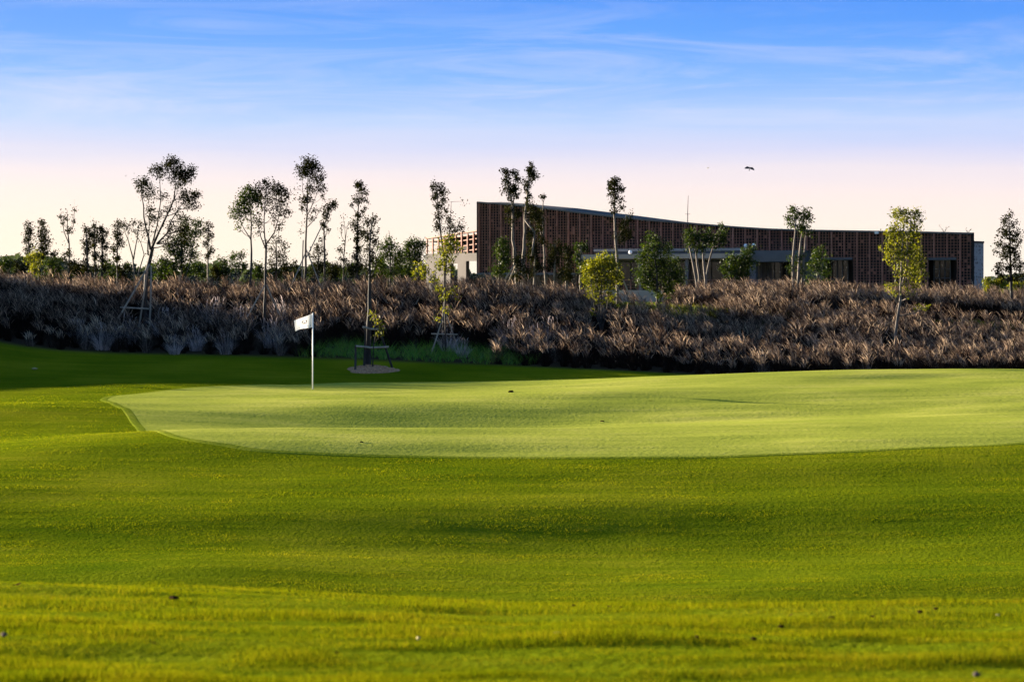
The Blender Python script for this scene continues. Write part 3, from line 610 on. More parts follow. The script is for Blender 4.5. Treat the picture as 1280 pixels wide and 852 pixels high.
tree('green_bush', 'large fresh green tree standing right of the round yellow bush', 'tree', 110, [[(822,380,3.2),(821,350,2.6),(818,320,1.6),(816,300,.8)], [(824,378,2.2),(836,350,1.6),(843,330,.8)]],
  [(812,297,7,6,.9),(822,303,8,6,.9),(806,309,8,7,1),(818,315,11,8,1.1),(832,312,8,7,.9),(803,324,8,8,1),(816,330,11,8,1),(830,328,9,8,1),(842,328,8,7,.9),(800,338,7,7,1),(812,344,10,8,1),(827,343,10,8,1),(842,342,9,8,1),(850,338,6,7,.8),(804,353,9,7,.9),(820,356,10,7,.9),(836,357,11,7,1),(848,352,8,6,.9),(826,367,9,5,.7),(840,368,7,5,.6)], leaf='leaf_green', bark='bark_dark', dens=1.0, lsize=.1, group=None)
T('left double-stemmed pale tree of the two before the terrace', 'tree', 113, [[(871,378,4),(871,355,3.4),(866,330,2.8),(861,308,2)], [(872,376,3.6),(874,345,3),(870,315,2.2),(869,300,1)]], [(861,296,6,6,.9),(868,300,6,6,.9),(862,307,6,6,1.1),(858,290,3,5,.5),(868,290,4,6,.5),(870,312,4,4,.5)], leaf='leaf_green', bark='bark_pale', dens=1.2, lsize=.1)
T('right double-stemmed pale tree of the two before the terrace', 'tree', 113, [[(882,380,4),(882,350,3.4),(879,325,2.8),(878,305,1.6)], [(882,368,3),(885,335,2.6),(891,310,1.6),(892,295,.8)]], [(879,297,6,6,1),(884,302,6,6,1),(878,308,5,5,1),(893,298,6,6,.9),(903,292,6,7,.7),(905,300,5,7,.8),(903,281,3,4,.6),(891,306,5,5,.7),(889,290,4,5,.5)], leaf='leaf_green', bark='bark_pale', dens=1.2, lsize=.1)
tree('green_bush', 'dense green bush before the terrace corner, under the roof lamps', 'bush', 117, [[(925,378,3),(924,355,2.2),(928,330,1)]], [(936,313,7,6,1.1),(929,320,9,6,1.1),(913,325,9,7,1),(925,330,11,7,1.1),(938,327,7,7,1.1),(905,335,7,8,.8),(917,340,10,8,1),(931,340,8,7,1),(910,350,8,7,.9),(922,354,8,7,.9),(930,362,6,6,.8),(907,360,5,6,.6)], leaf='leaf_green', bark='bark_dark', dens=1.0, lsize=.11, group=None)
T('triple-stemmed pale tree with twin tufts, right of the terrace', 'tree', 107, [[(997,372,4.5),(998,345,4),(1000,315,3.4),(1003,290,2),(1004,268,1)], [(992,368,4),(991,340,3.2),(992,305,2.6),(993,275,1)], [(1001,366,3.5),(1004,340,2.8),(1006,310,2),(1009,285,.9)]],
  [(993,263,5,5,1.2),(988,270,5,5,1.1),(997,272,5,5,1.2),(991,281,5,5,1),(1007,268,6,5,1.2),(1004,276,5,5,1.1),(1011,273,4,4,.8),(1006,287,6,5,.8),(1001,283,5,5,.8),(1012,290,3,4,.5),(989,320,4,6,.5),(1001,325,5,7,.5),(990,335,4,6,.5),(1003,340,4,6,.4)], leaf='leaf_green', bark='bark_pale', dens=1.15, lsize=.095)
tree('green_bush', 'shaded green bush just right of the triple-stemmed pale tree', 'bush', 122, [[(1022,372,2.5),(1022,345,2),(1023,320,1)]], [(1020,315,7,7,.9),(1026,325,9,8,.9),(1017,332,8,8,.9),(1028,340,9,8,.8),(1018,348,9,8,.8),(1032,352,7,7,.6)], leaf='leaf_green', bark='bark_dark', dens=.9, lsize=.11, group=None)
T('yellow-green tree with a full narrow crown on the bank, before the right clubhouse end', 'tree', 88, [[(1119,418,3.8),(1122,395,3.4),(1125,375,3.2),(1126,340,2.4),(1127,310,1.8),(1130,275,.8)], [(1124,378,2),(1138,370,1.4),(1148,358,.8)], [(1124,379,1.6),(1115,372,1.2),(1109,364,.7)], [(1125,365,1.8),(1133,335,1.5),(1134,305,1.1),(1138,275,.5)]],
  [(1131,264,9,5,1),(1121,269,7,6,1),(1143,267,7,6,1.1),(1132,275,10,7,1),(1148,274,5,6,.9),(1121,281,8,7,1),(1140,284,9,7,.9),(1112,293,6,7,1),(1124,296,9,8,.9),(1138,299,9,8,.8),(1147,292,4,5,.6),(1110,306,5,6,.8),(1117,314,8,8,.9),(1132,313,9,8,.7),(1145,313,7,7,.7),(1110,320,7,6,.8),(1126,327,9,8,.6),(1142,327,9,8,.9),(1151,325,6,7,.7),(1120,340,6,7,.5),(1138,341,10,8,.8),(1150,340,6,7,.7),(1109,359,7,5,.6),(1116,367,7,4,.5),(1146,356,8,5,.6),(1132,355,8,6,.5),(1150,385,9,3,.5),(1158,384,6,2.5,.5),(1100,310,3,3,.5)], leaf='leaf_yellow', bark='bark_pale', dens=.85, lsize=.085)
T('sparse dark cone-shaped tree at the right edge', 'tree', 105, [[(1264,368,3.8),(1264,335,3.2),(1263,300,2),(1261,268,.7)]],
  [(1261,270,4,5,.8),(1255,277,6,4,.8),(1267,281,5,5,.8),(1259,287,6,6,.8),(1271,290,5,5,.7),(1252,293,6,5,.7),(1264,298,7,6,.9),(1274,302,4,5,.6),(1250,306,6,4,.7),(1260,309,7,6,.9),(1270,313,7,6,.8),(1246,314,4,3,.6),(1256,320,7,6,.8),(1267,325,7,6,.8),(1250,331,6,5,.8),(1272,334,7,6,.8),(1260,336,7,6,.8),(1248,341,6,5,.8),(1275,342,6,5,.7),(1254,348,6,5,.7),(1270,350,6,5,.7)], leaf='leaf_dark', bark='bark_dark', dens=1.0, lsize=.1)
# scrub at the right edge behind the ridge
for (px, w, h, d, label) in [(1246, 16, 12, 150, 'sunlit yellow-green shrub between the perforated tower and the cone-shaped tree'), (1276, 14, 10, 160, 'sunlit yellow-green shrub at the right edge behind the cone-shaped tree')]:
    cl = [(px+random.uniform(-1, 1)*w*.8, 362-random.random()*h, 6, 4, .9) for _ in range(14)]
    tree('shrub', label, 'shrub', d, [[(px, 372, 2), (px, 360, 1)]], cl, leaf='leaf_yellow', dens=.9, lsize=.16)

# ------------------------------------------------------------------ stakes that prop the trees
def brace(label, d, stakes, rails=(), w=2.2, mat='pole'):
    f = stakes[0][0]; bx = (f[0]-HX)/F*d; bz = float(terrain(bx, d))
    root = empty('tree_brace', (bx, d, bz), label, 'tree stakes', 'wooden stakes propping the young trees')
    for i, (a, b) in enumerate(stakes):
        off = (-.35, .3, -.1)[i % 3]
        A = at(a[0], a[1], d+off); B = at(b[0], b[1], d-.05 if off < 0 else d+.05)
        zt = float(terrain(A[0], A[1]))-.05
        if A[2] > zt:   # carry the stake on down to the soil
            k = (A[2]-zt)/max(B[2]-A[2], .1); A = A+(A-B)*min(k, 1.5)
        mb = MB(); r_ = w/F*d*.5; mb.tube([A, (A+B)/2+np.array([.01, .01, 0]), B], [r_*1.05, r_, r_*.9], 6); mb.build('stake', M[mat], root, smooth=False)
    for a, b in rails:
        mb = MB(); mb.tube([at(a[0], a[1], d-.18), at(b[0], b[1], d-.18)], w/F*d*.42, 6); mb.build('rail', M['pole'], root)
    return root
brace('three stakes and a rail propping the tall leaning tree on the left bank', 91.2, [((143,406),(187,330)), ((173,414),(185,332)), ((187,413),(189,332))], [((150,384),(186,386))], 2.3)
brace('two stakes propping the round open-crowned tree left of the flag', 89.3, [((311,392),(331,356)), ((350,396),(333,356))], [], 1.8)
brace('long slanting poles propping the tall flat-topped tree above the flag', 100.6, [((366,352),(382,316)), ((377,352),(379,300)), ((396,346),(383,312))], [((383,322),(402,283))], 1.7)
brace('stakes with two crossbars round the trunk in the mulch ring', DF-.2, [((444,458),(444.5,431)), ((491,462),(473,410)), ((455,459),(457,406))], [((445,432.5),(462,434)), ((461,434.5),(486,433.5)), ((453,408.5),(462,410.5)), ((461,411),(473,411.5))], 3.0, 'bark')
brace('stakes with a crossbar round the foot of the tall ragged tree', 86.2, [((539,442),(555,392)), ((574,440),(557,392))], [((539,417),(572,418))], 2.0)
brace('two pale stakes leaning on the left one of the very tall pair', 127.5, [((627,356),(645,327)), ((634,356),(646,329))], [], 2.2)
brace('two stakes leaning on the slim pale-trunked tree behind the yellow bush', 119.6, [((757,368),(771,332)), ((786,368),(772,332))], [], 2.0)

# mulch ring round the nearest tree
mx_, my_ = (463-HX)/F*DF, DF; mz_ = float(terrain(mx_, my_))
V = []; Fs = []; nr_, na_ = 10, 40
for i in range(nr_+1):
    for k in range(na_):
        t = i/nr_; th = 2*math.pi*k/na_; rad = (1.0-.0*t)*t*(1+.10*math.sin(3*th+1)+.06*math.sin(5*th))
        x = mx_+.06+rad*.98*math.cos(th); y = my_-.2+rad*.85*math.sin(th)
        h = .20*(1-t**1.8)+(random.uniform(-.03, .03) if t < .95 else -.03)
        V.append((x, y, float(terrain(x, y))+h))
for i in range(nr_):
    for k in range(na_):
        Fs.append((i*na_+k, (i+1)*na_+k, (i+1)*na_+(k+1) % na_, i*na_+(k+1) % na_))
mb = MB(); mb.v = V; mb.f = Fs
o = mb.build('mulch_mound', M['mulch'], org=(mx_, my_, mz_)); tag(o, 'low round mound of brown mulch round the staked tree behind the green', 'mulch mound')

# ------------------------------------------------------------------ the flag
fx, fy = hit(391, 486.5, 50); fz = float(terrain(fx, fy))+.008
root = empty('flagstick', (fx, fy, fz), 'white flagstick with a drooping white flag standing in the hole of the green', 'golf flag')
top = CZ-(391.5-HY)/F*fy
mb = MB(); mb.tube([(fx, fy, fz-.06), (fx, fy, fz+.9), (fx, fy, top)], [.019, .017, .015], 10); mb.build('pole', M['white'], root, smooth=True)
mb = MB(); mb.tube([(fx, fy, top), (fx, fy, top+.012)], [.024, .016], 10); mb.build('pole_cap', M['white'], root)
mb = MB()
for k in range(24):
    a, b = 2*math.pi*k/24, 2*math.pi*(k+1)/24
    c_ = lambda r_, t, z: (fx+r_*math.cos(t), fy+r_*math.sin(t), z)
    mb.add([c_(.054, a, fz+.004), c_(.054, b, fz+.004), c_(.060, b, fz+.004), c_(.060, a, fz+.004)], [(0, 1, 2, 3)])
mb.build('cup_rim', M['cup'], root)
FW, FH = .55, .385
def cloth(u, v, off=0.0):
    """u 0 at the pole .. 1 at the fly, v 0 bottom .. 1 top"""
    x = fx-.018-u*FW; droop = .205*u**.95+.02*math.sin(5*u)*(1-v)
    hgt = FH*(1-.28*u+.12*u*u)
    z = top-.005-droop-(1-v)*hgt+(.035*math.sin(math.pi*u))*(1-v)
    y = fy+.055*math.sin(u*5.6+.5*v)*u**.6+.02*math.sin(9*u+2*v)*u-off
    x = x+.05*u*(1-v); ca, sa_ = math.cos(-.32), math.sin(-.32); x -= fx; y -= fy
    return (fx+x*ca-y*sa_, fy+x*sa_+y*ca, z)
def sheet(fn, nu, nv, th):
    vs = []; fs = []
    for s in (0, 1):
        for j in range(nv+1):
            for i in range(nu+1): vs.append(fn(i/nu, j/nv, th*(s-.5)))
    w = nu+1; B = w*(nv+1)
    for j in range(nv):
        for i in range(nu):
            a = j*w+i
            fs.append((a, a+w, a+w+1, a+1)); fs.append((B+a, B+a+1, B+a+w+1, B+a+w))
    for i in range(nu):
        fs.append((i, i+1, B+i+1, B+i)); a = nv*w+i; fs.append((a+1, a, B+a, B+a+1))
    for j in range(nv):
        a = j*w; fs.append((a+w, a, B+a, B+a+w)); a = j*w+nu; fs.append((a, a+w, B+a+w, B+a))
    return vs, fs
m, nt, outn = newmat('flag_cloth')
d_ = N(nt, 'ShaderNodeBsdfDiffuse'); tr = N(nt, 'ShaderNodeBsdfTranslucent'); ms = N(nt, 'ShaderNodeMixShader', Fac=.6)
tc = N(nt, 'ShaderNodeTexCoord'); wv = N(nt, 'ShaderNodeTexNoise', Scale=60.0); L(nt, tc.outputs['Object'], wv.inputs[0])
rp = ramp(nt, [(.3, (.74, .74, .75)), (.7, (.80, .80, .80))], wv.outputs[0]); L(nt, rp.outputs[0], d_.inputs[0]); L(nt, rp.outputs[0], tr.inputs[0])
L(nt, d_.outputs[0], ms.inputs[1]); L(nt, tr.outputs[0], ms.inputs[2]); L(nt, ms.outputs[0], outn.inputs[0]); M['cloth'] = m
mb = MB(); mb.add(*sheet(cloth, 22, 12, .004)); fl = mb.build('flag', M['cloth'], root, smooth=False)
M['print'] = plain('emblem_print', (.50, .28, .24), .8, .1, 20); M['print2'] = plain('lettering_print', (.08, .08, .16), .8, .1, 20)
def patch(mb, poly, th=.010):
    n_ = len(poly); vs = [cloth(u, v, th/2) for u, v in poly]+[cloth(u, v, -th/2) for u, v in poly]
    fs = [tuple(range(n_)), tuple(range(2*n_-1, n_-1, -1))]+[(i, n_+i, n_+(i+1) % n_, (i+1) % n_) for i in range(n_)]
    mb.add(vs, fs)
mb = MB()
cu, cv = .46, .55
for k in range(18):      # ring of the emblem, open at two places
    if k in (4, 5): continue
    a, b = 2*math.pi*k/18, 2*math.pi*(k+1)/18; r0, r1 = .11, .13
    patch(mb, [(cu+r0*math.cos(a), cv+1.3*r0*math.sin(a)), (cu+r1*math.cos(a), cv+1.3*r1*math.sin(a)), (cu+r1*math.cos(b), cv+1.3*r1*math.sin(b)), (cu+r0*math.cos(b), cv+1.3*r0*math.sin(b))])
for su in (-.10, .10):
    patch(mb, [(cu+su-.03, cv+.03), (cu+su+.03, cv+.03), (cu+su+.03, cv+.12), (cu+su-.03, cv+.12)])
patch(mb, [(cu-.05, cv-.11), (cu+.05, cv-.11), (cu+.03, cv-.04), (cu-.03, cv-.04)])
mb.build('emblem', M['print'], fl)
for i, u in enumerate([.10, .13, .24, .30, .36, .62, .74]):
    w_ = .022 if i in (1,) else .014; h_ = .07 if i < 2 else .04; v0 = .13
    mb = MB(); patch(mb, [(u, v0), (u+w_, v0), (u+w_, v0+h_), (u, v0+h_)]); mb.build('letter_mark', M['print2'], fl)

# ------------------------------------------------------------------ the clubhouse
LA = np.array([(598-HX)/F*195, 195.0]); RA = np.array([(1216-HX)/F*178, 178.0])
LEN = np.linalg.norm(RA-LA); U = (RA-LA)/LEN; NN = np.array([U[1], -U[0]])
if NN[1] > 0: NN = -NN
def fs_(px, t=0.0):
    """distance along the front (set t metres out) under a photo column, and its range"""
    a = np.array([(px-HX)/F, 1.0]); o = LA+t*NN
    A = np.array([[U[0], -a[0]], [U[1], -a[1]]]); s, y = np.linalg.solve(A, -o)
    return s, y
def fz_(px, py, t=0.0):
    s, y = fs_(px, t); return CZ-(py-HY)/F*y
def PW(s, t, z):
    if t < -.6: s = s*(1+.62*t/LEN)
    q = LA+s*U+t*NN; return np.array([q[0], q[1], z])
def box(mb, s0, s1, t0, t1, z0, z1, z0b=None, z1b=None):
    z0b = z0 if z0b is None else z0b; z1b = z1 if z1b is None else z1b   # values at s1
    mb.hexa([PW(s0, t0, z0), PW(s1, t0, z0b), PW(s1, t1, z0b), PW(s0, t1, z0), PW(s0, t0, z1), PW(s1, t0, z1b), PW(s1, t1, z1b), PW(s0, t1, z1)])
M['lattice'] = plain('red_brown_lattice', (.25, .112, .082), .75, .3, 1.5)
M['fin'] = plain('red_brown_fin', (.27, .115, .08), .7, .25, 2)
M['backing'] = plain('dark_backing_wall', (.014, .010, .011), .9, .3, .8)
M['roofing'] = plain('dark_roofing', (.030, .030, .034), .8, .3, .6)
M['trim'] = plain('pale_metal_trim', (.10, .095, .095), .5, .12, 2)
M['concrete'] = plain('fair_faced_concrete', (.080, .067, .062), .85, .18, .7, bump=.2)
M['slab'] = plain('pale_slab', (.30, .265, .24), .7, .12, .8)  # one pale tone for the canopy slabs and the terrace
M['steel'] = plain('blue_grey_metal', (.075, .085, .105), .45, .15, 1.5, metal=.2)
M['rail'] = plain('rusty_railing', (.17, .075, .055), .7, .3, 3)
M['curtain'] = plain('grey_curtain', (.07, .07, .075), .9, .3, 1.2, stretch=(4, 4, .2))
m, nt, outn = newmat('dark_glazing'); p = N(nt, 'ShaderNodeBsdfPrincipled', Roughness=.06); p.inputs['Specular IOR Level'].default_value = .3; tc = N(nt, 'ShaderNodeTexCoord'); nz = N(nt, 'ShaderNodeTexNoise', Scale=.7)
L(nt, tc.outputs['Object'], nz.inputs[0]); rp = ramp(nt, [(.35, (.003, .0035, .005)), (.7, (.010, .012, .016))], nz.outputs[0]); L(nt, rp.outputs[0], p.inputs['Base Color'])
bp = N(nt, 'ShaderNodeBump', Strength=.03, Distance=.05); L(nt, nz.outputs[0], bp.inputs['Height']); L(nt, bp.outputs[0], p.inputs['Normal']); L(nt, p.outputs[0], outn.inputs[0]); M['glass'] = m
m, nt, outn = newmat('perforated_panel'); p = N(nt, 'ShaderNodeBsdfPrincipled', Roughness=.5)
tc = N(nt, 'ShaderNodeTexCoord'); vo = N(nt, 'ShaderNodeTexVoronoi', Scale=3.6); vo.inputs['Randomness'].default_value = .55; L(nt, tc.outputs['Object'], vo.inputs[0])
rp = ramp(nt, [(.30, (.03, .035, .05)), (.42, (.15, .175, .22))], vo.outputs[0]); L(nt, rp.outputs[0], p.inputs['Base Color']); L(nt, p.outputs[0], outn.inputs[0]); M['perf'] = m

zg = 1.8
cb = PW(LEN/2, -6, zg)
club = empty('clubhouse', tuple(cb), 'long low clubhouse clad in red-brown lattice behind the grass ridge', 'building')
topln = [(598,252.5),(640,255.5),(690,261),(730,266),(770,270.8),(820,275.5),(870,279.3),(920,283.4),(960,286),(1000,287.3),(1060,288.4),(1110,289.2),(1160,290),(1216,291.3)]
TS = np.array([fs_(a)[0] for a, b in topln]); TZ = np.array([fz_(a, b) for a, b in topln])
def ztop(s): return np.interp(s, TS, TZ)
rfl = [(598,251.2),(640,253),(680,256.2),(730,260.2),(770,264.8),(800,268.2),(870,276.6),(930,282.4),(1000,286.6),(1060,288),(1110,288.8),(1216,291)]
RS = []; RZ = []
for a, b in rfl:
    s, y = fs_(a, -5.0); RS.append(s); RZ.append(CZ-(b-HY)/F*y)
def zroof(s): return np.interp(s, RS, RZ)
botln = [(598,341.5),(720,341.5),(721,324),(1008,324),(1009,321.5),(1066,321.5)]
s720, s1008 = fs_(720)[0], fs_(1008)[0]; s1066 = fs_(1066)[0]; s1160, s1196 = fs_(1160)[0], fs_(1196)[0]
def zbot(s):
    if s < s720: return fz_(598, 341.5)+(fz_(720, 341.5)-fz_(598, 341.5))*s/s720
    if s < s1066: return 5.58
    if s < s1160: return zg
    if s < s1196: return 5.52
    return zg
cuts = sorted(set(list(np.linspace(0, LEN, 45))+[s720, s1066, s1160, s1196]))
# upper wall behind the screen
mb = MB()
for a, b in zip(cuts[:-1], cuts[1:]):
    zb = zbot((a+b)/2); box(mb, a, b, -12, -.55, zb+.08, ztop(a)-.12, zb+.08, ztop(b)-.12)
mb.build('wall', M['backing'], club)
# roof: front edge on the parapet, rising backwards
mb = MB()
for a, b in zip(cuts[:-1], cuts[1:]):
    q = [PW(a, -.5, ztop(a)-.10), PW(b, -.5, ztop(b)-.10), PW(b, -5, zroof(b)-.2), PW(a, -5, zroof(a)-.2), PW(a, -.5, ztop(a)-.02), PW(b, -.5, ztop(b)-.02), PW(b, -5, zroof(b)), PW(a, -5, zroof(a))]
    mb.hexa(q)
    q = [PW(a, -5, zroof(a)-.2), PW(b, -5, zroof(b)-.2), PW(b, -12, zroof(b)-.5), PW(a, -12, zroof(a)-.5), PW(a, -5, zroof(a)), PW(b, -5, zroof(b)), PW(b, -12, zroof(b)-.3), PW(a, -12, zroof(a)-.3)]
    mb.hexa(q)
mb.build('roof', M['roofing'], club)
# parapet trim
mb = MB()
for a, b in zip(cuts[:-1], cuts[1:]): box(mb, a, b, -.48, .16, ztop(a)-.10, ztop(a)+.04, ztop(b)-.10, ztop(b)+.04)
mb.build('parapet_trim', M['trim'], club)
# lattice screen: slim bars, blocks set in it at random, and heavier fins on every bay
mb = MB(); bay = LEN/41
sv = np.arange(0.06, LEN, bay/4)
for i, s in enumerate(sv):
    if i % 4 == 0: continue
    zb = zbot(s); box(mb, s-.022, s+.022, -.12, -.02, zb, ztop(s)-.1)
hz = np.arange(1.9, 10.8, .235)
for k, z in enumerate(hz):
    run = None
    for a, b in zip(cuts[:-1], cuts[1:]):
        s = (a+b)/2
        if zbot(s)+.05 < z < min(ztop(a), ztop(b))-.15:
            box(mb, a, b-.004, -.10-.001*(k % 2), -.06, z-.022, z+.022)
for i in range(len(sv)-1):
    s = sv[i]; zb = zbot(s+.1)
    for z in hz:
        if zb+.1 < z < ztop(s)-.45 and random.random() < .10:
            box(mb, s+.024, s+bay/4-.024, -.26, -.14, z+.024, z+.21)
mb.build('lattice_screen', M['lattice'], club)
for i in range(0, len(sv), 4):
    mb = MB(); s = sv[i]; zb = zbot(s+.02); wv_ = .05 if (i//4) % 2 else .065
    box(mb, s-wv_, s+wv_, -.14, .14, zb-.05, ztop(s)-.104); mb.build('fin', M['fin'], club)
mb = MB(); box(mb, -.10, .0, -12, .15, zbot(0)-.1, ztop(0)+.03); mb.build('end_wall', M['backing'], club)
mb = MB()
for a, b, z in [(0, s720, 'b'), (s720, s1066, 5.58), (s1160, s1196, 5.52)]:
    za, zb = (zbot(a), zbot(b-.01)) if z == 'b' else (z, z)
    box(mb, a+.003, b-.003, -11.9, .16, za-.10, za-.052, zb-.10, zb-.052)
    box(mb, a+.004, b-.004, .165, .20, za-.12, za+.05, zb-.12, zb+.05)
mb.build('soffit', M['steel'], club)
mb = MB(); box(mb, LEN+.002, LEN+.14, -12, .16, zg, ztop(LEN)+.035); mb.build('corner_post', M['backing'], club)
# ground floor set back under the overhang
def window(s0, s1, t, z0, z1, cols, rows=1, name='window', fm='steel', curtain=()):
    f = MB(); fw = .05
    for c in range(cols+1):
        s = s0+(s1-s0)*c/cols; box(f, s-fw/2, s+fw/2, t-.04, t+.06, z0, z1)
    for r_ in range(rows+1):
        z = z0+(z1-z0)*r_/rows; box(f, s0+fw/2, s1-fw/2, t-.03, t+.05, z-fw/2, z+fw/2)
    fo = f.build(name, M[fm], club)
    g_ = MB(); box(g_, s0, s1, t-.10, t-.06, z0, z1); g_.build('pane', M['glass'], fo)
    for c0, c1 in curtain:
        cm = MB(); k = 0; a = c0
        while a < c1: box(cm, a, min(a+.11, c1), t-.055-(.012 if k % 2 else 0), t-.045, z0+.05, z1-.05); a += .11; k += 1
        cm.build('curtain', M['curtain'], fo)
    return fo
mb = MB(); box(mb, .2, s1066, -11.5, -3.2, zg, 5.42); mb.build('back_wall', M['backing'], club)
window(.5, s720, -3.0, zg, 4.4, 12)
sA, sB = s720+.1, fs_(935)[0]
window(sA, sB, -3.0, zg, 5.4, 14)
sC = fs_(946)[0]; sD = fs_(1003)[0]
window(sC, sD, -2.0, zg, 5.4, 7, 1, curtain=[(sC+.3, sC+1.0), (fs_(962)[0], fs_(968)[0])])
window(fs_(1030)[0], s1066-.05, -1.6, zg, 5.44, 5, 2, curtain=[(fs_(1033)[0], fs_(1040)[0])])
mb = MB(); box(mb, sD+.02, fs_(1029.5)[0], -3.1, -.3, zg, 5.44); mb.build('pier', M['steel'], club)
mb = MB(); box(mb, s1160+.02, s1196-.02, -6, -2.2, zg, 5.4); mb.build('back_wall', M['backing'], club)
window(fs_(1174)[0], s1196-.06, -1.2, zg, 5.38, 3, 5, 'glass_door', 'trim')
# canopy over the terrace
mb = MB(); box(mb, fs_(722, 4)[0], fs_(938, 4)[0], .25, 4.0, fz_(830, 323, 4), fz_(830, 317.3, 4)); mb.build('canopy', M['slab'], club)
mb = MB(); box(mb, fs_(742, 2)[0], fs_(936, 2)[0], .25, 2.0, fz_(830, 313.8, 2), fz_(830, 310.6, 2)); mb.build('upper_canopy', M['slab'], club)
mb = MB(); box(mb, fs_(745, 1.7)[0], fs_(934, 1.7)[0], .25, 1.75, fz_(830, 317.3, 4)+.003, fz_(830, 313.8, 2)-.003); mb.build('canopy_upstand', M['steel'], club)
mb = MB()
s0, s1 = fs_(938, 3.6)[0]+.02, fs_(1001, 3.6)[0]
box(mb, s0, s1, .25, 3.6, fz_(960, 327, 3.6), fz_(960, 318.5, 3.6)); box(mb, s0+.1, s1-.1, .25, 3.3, fz_(960, 318.5, 3.6)+.004, fz_(960, 313, 3.3))
mb.build('dark_canopy', M['steel'], club)
for px in (738, 800, 858, 912):
    mb = MB(); s = fs_(px, 3.6)[0]; box(mb, s-.13, s+.13, 3.3, 3.56, zg, fz_(830, 323, 4)-.003); mb.build('column', M['steel'], club)
mb = MB(); s = fs_(941, 3)[0]; box(mb, s-.28, s+.28, 2.4, 3.0, zg, fz_(960, 327, 3.6)-.003); mb.build('column', M['steel'], club)
# terrace with its railing
t0 = 6.0
mb = MB(); za, zb_ = fz_(850, 367.5, t0), fz_(850, 362.6, t0); sa, sb = fs_(735, t0)[0], fs_(945, t0)[0]
box(mb, sa, sb, -1, t0, zg-.3, zb_); mb.build('terrace', M['slab'], club)
mb = MB(); zr = fz_(850, 349.5, t0-.1)
box(mb, sa, sb, t0-.13, t0-.07, zr-.05, zr+.02)
for z in (zb_+.2, zb_+.45): box(mb, sa, sb, t0-.115, t0-.085, z, z+.03)
k = sa
while k < sb: box(mb, k, k+.05, t0-.14, t0-.06, zb_, zr-.052); k += .62
mb.build('railing', M['rail'], club)
mb = MB(); s0, s1 = fs_(946, 5)[0], fs_(1006, 5)[0]; k = s0; zq = fz_(970, 350.5, 5)
while k < s1: box(mb, k, k+.06, 4.9, 4.96, zg, zq+random.uniform(-.03, .03)); k += .42
box(mb, s0, s1, 4.97, 5.0, zq-.20, zq-.14); mb.build('fence_posts', M['trim'], club)
mb = MB(); s = fs_(1097)[0]; box(mb, s-.14, s+.14, .18, .45, ztop(s)-.22, ztop(s)-.02); box(mb, s-.03, s+.03, .16, .18, ztop(s)-.2, ztop(s)-.05); mb.build('floodlight', M['white'], club)
# perforated tower at the right end
ta = np.array([(1210-HX)/F*184, 184.0]); tb = np.array([(1229.5-HX)/F*186, 186.0])
zt_ = CZ-(303.5-HY)/F*184.5
mb = MB(); dv = np.array([4.0, 9.0])
q = [ta, tb, tb+np.array([1.0, 7]), ta+np.array([0.8, 7])]
mb.hexa([(*p_, zg) for p_ in q]+[(*p_, zt_) for p_ in q]); tw = mb.build('perforated_tower', M['perf'], club)
mb = MB(); c_ = sum(q)/4; q2 = [c_+(p_-c_)*1.06 for p_ in q]; mb.hexa([(*p_, zt_+.003) for p_ in q2]+[(*p_, zt_+.16) for p_ in q2]); mb.build('tower_cap', M['roofing'], tw)

# lower wing turned to the sun at the left end
WA = np.array([(599-HX)/F*201, 201.0]); WB = np.array([(533-HX)/F*206.5, 206.5]); WL = np.linalg.norm(WB-WA); WU = (WB-WA)/WL; WN = np.array([WU[1], -WU[0]])
if WN[0] > 0: WN = -WN
def wbox(mb, s0, s1, t0, t1, z0, z1, slope=False):
    g_ = lambda s, t, z: (*(WA+s*WU+t*WN), z if not slope or z < zB+.1 else z+(zA1-zA)*s/WL)
    mb.hexa([g_(s0, t0, z0), g_(s1, t0, z0), g_(s1, t1, z0), g_(s0, t1, z0), g_(s0, t0, z1), g_(s1, t0, z1), g_(s1, t1, z1), g_(s0, t1, z1)])
def ws(px):
    a = np.array([(px-HX)/F, 1.0]); A = np.array([[WU[0], -a[0]], [WU[1], -a[1]]]); return np.linalg.solve(A, -WA)
zA = CZ-(288-HY)/F*201; zA1 = CZ-(298-HY)/F*206.5; zB = CZ-(316-HY)/F*201
d0, d1 = ws(597)[0], ws(582.5)[0]; w0, w1 = ws(572)[0], ws(563)[0]; zo = CZ-(326.5-HY)/F*204; zo2 = CZ-(330-HY)/F*208
mb = MB()
wbox(mb, d1, w0, -.4, 0, zg, zB-.3); wbox(mb, w1, WL, -.4, 0, zg, zB-.3); wbox(mb, -.2, WL, -.403, .003, zB-.297, zB)
wbox(mb, d0-.6, d1, -.4, 0, zo, zB-.3); wbox(mb, w0, w1, -.4, 0, zo2, zB-.3)
mb.build('wing_wall', M['concrete'], club)
mb = MB(); wbox(mb, d0-.6, d1, -2.5, -2.3, zg, zo); mb.build('wing_doorway', M['glass'], club)
mb = MB(); wbox(mb, w0, w1, -1.2, -1.0, zg, zo2); mb.build('wing_window', M['glass'], club)
mb = MB(); wbox(mb, -.2, WL, -6, -1.3, zB+.003, zA-.7, True); mb.build('wing_back_wall', M['backing'], club)
mb = MB()
for s in np.arange(0, WL, .82): wbox(mb, s-.05, s+.05, -.12, .02, zB+.004, zA-.05, True)
for q_ in (.18, .42, .66, .86): wbox(mb, 0, WL, -.10, -.03, zB+(zA-zB)*q_-.04, zB+(zA-zB)*q_+.04, True)
wbox(mb, -.1, WL+.1, -.5, .06, zA-.05, zA+.08, True)
mb.build('wing_lattice', M['fin'], club)
mb = MB(); wbox(mb, -.1, WL+.1, -6, -.51, zA-.35, zA-.2, True); mb.build('wing_roof', M['roofing'], club)

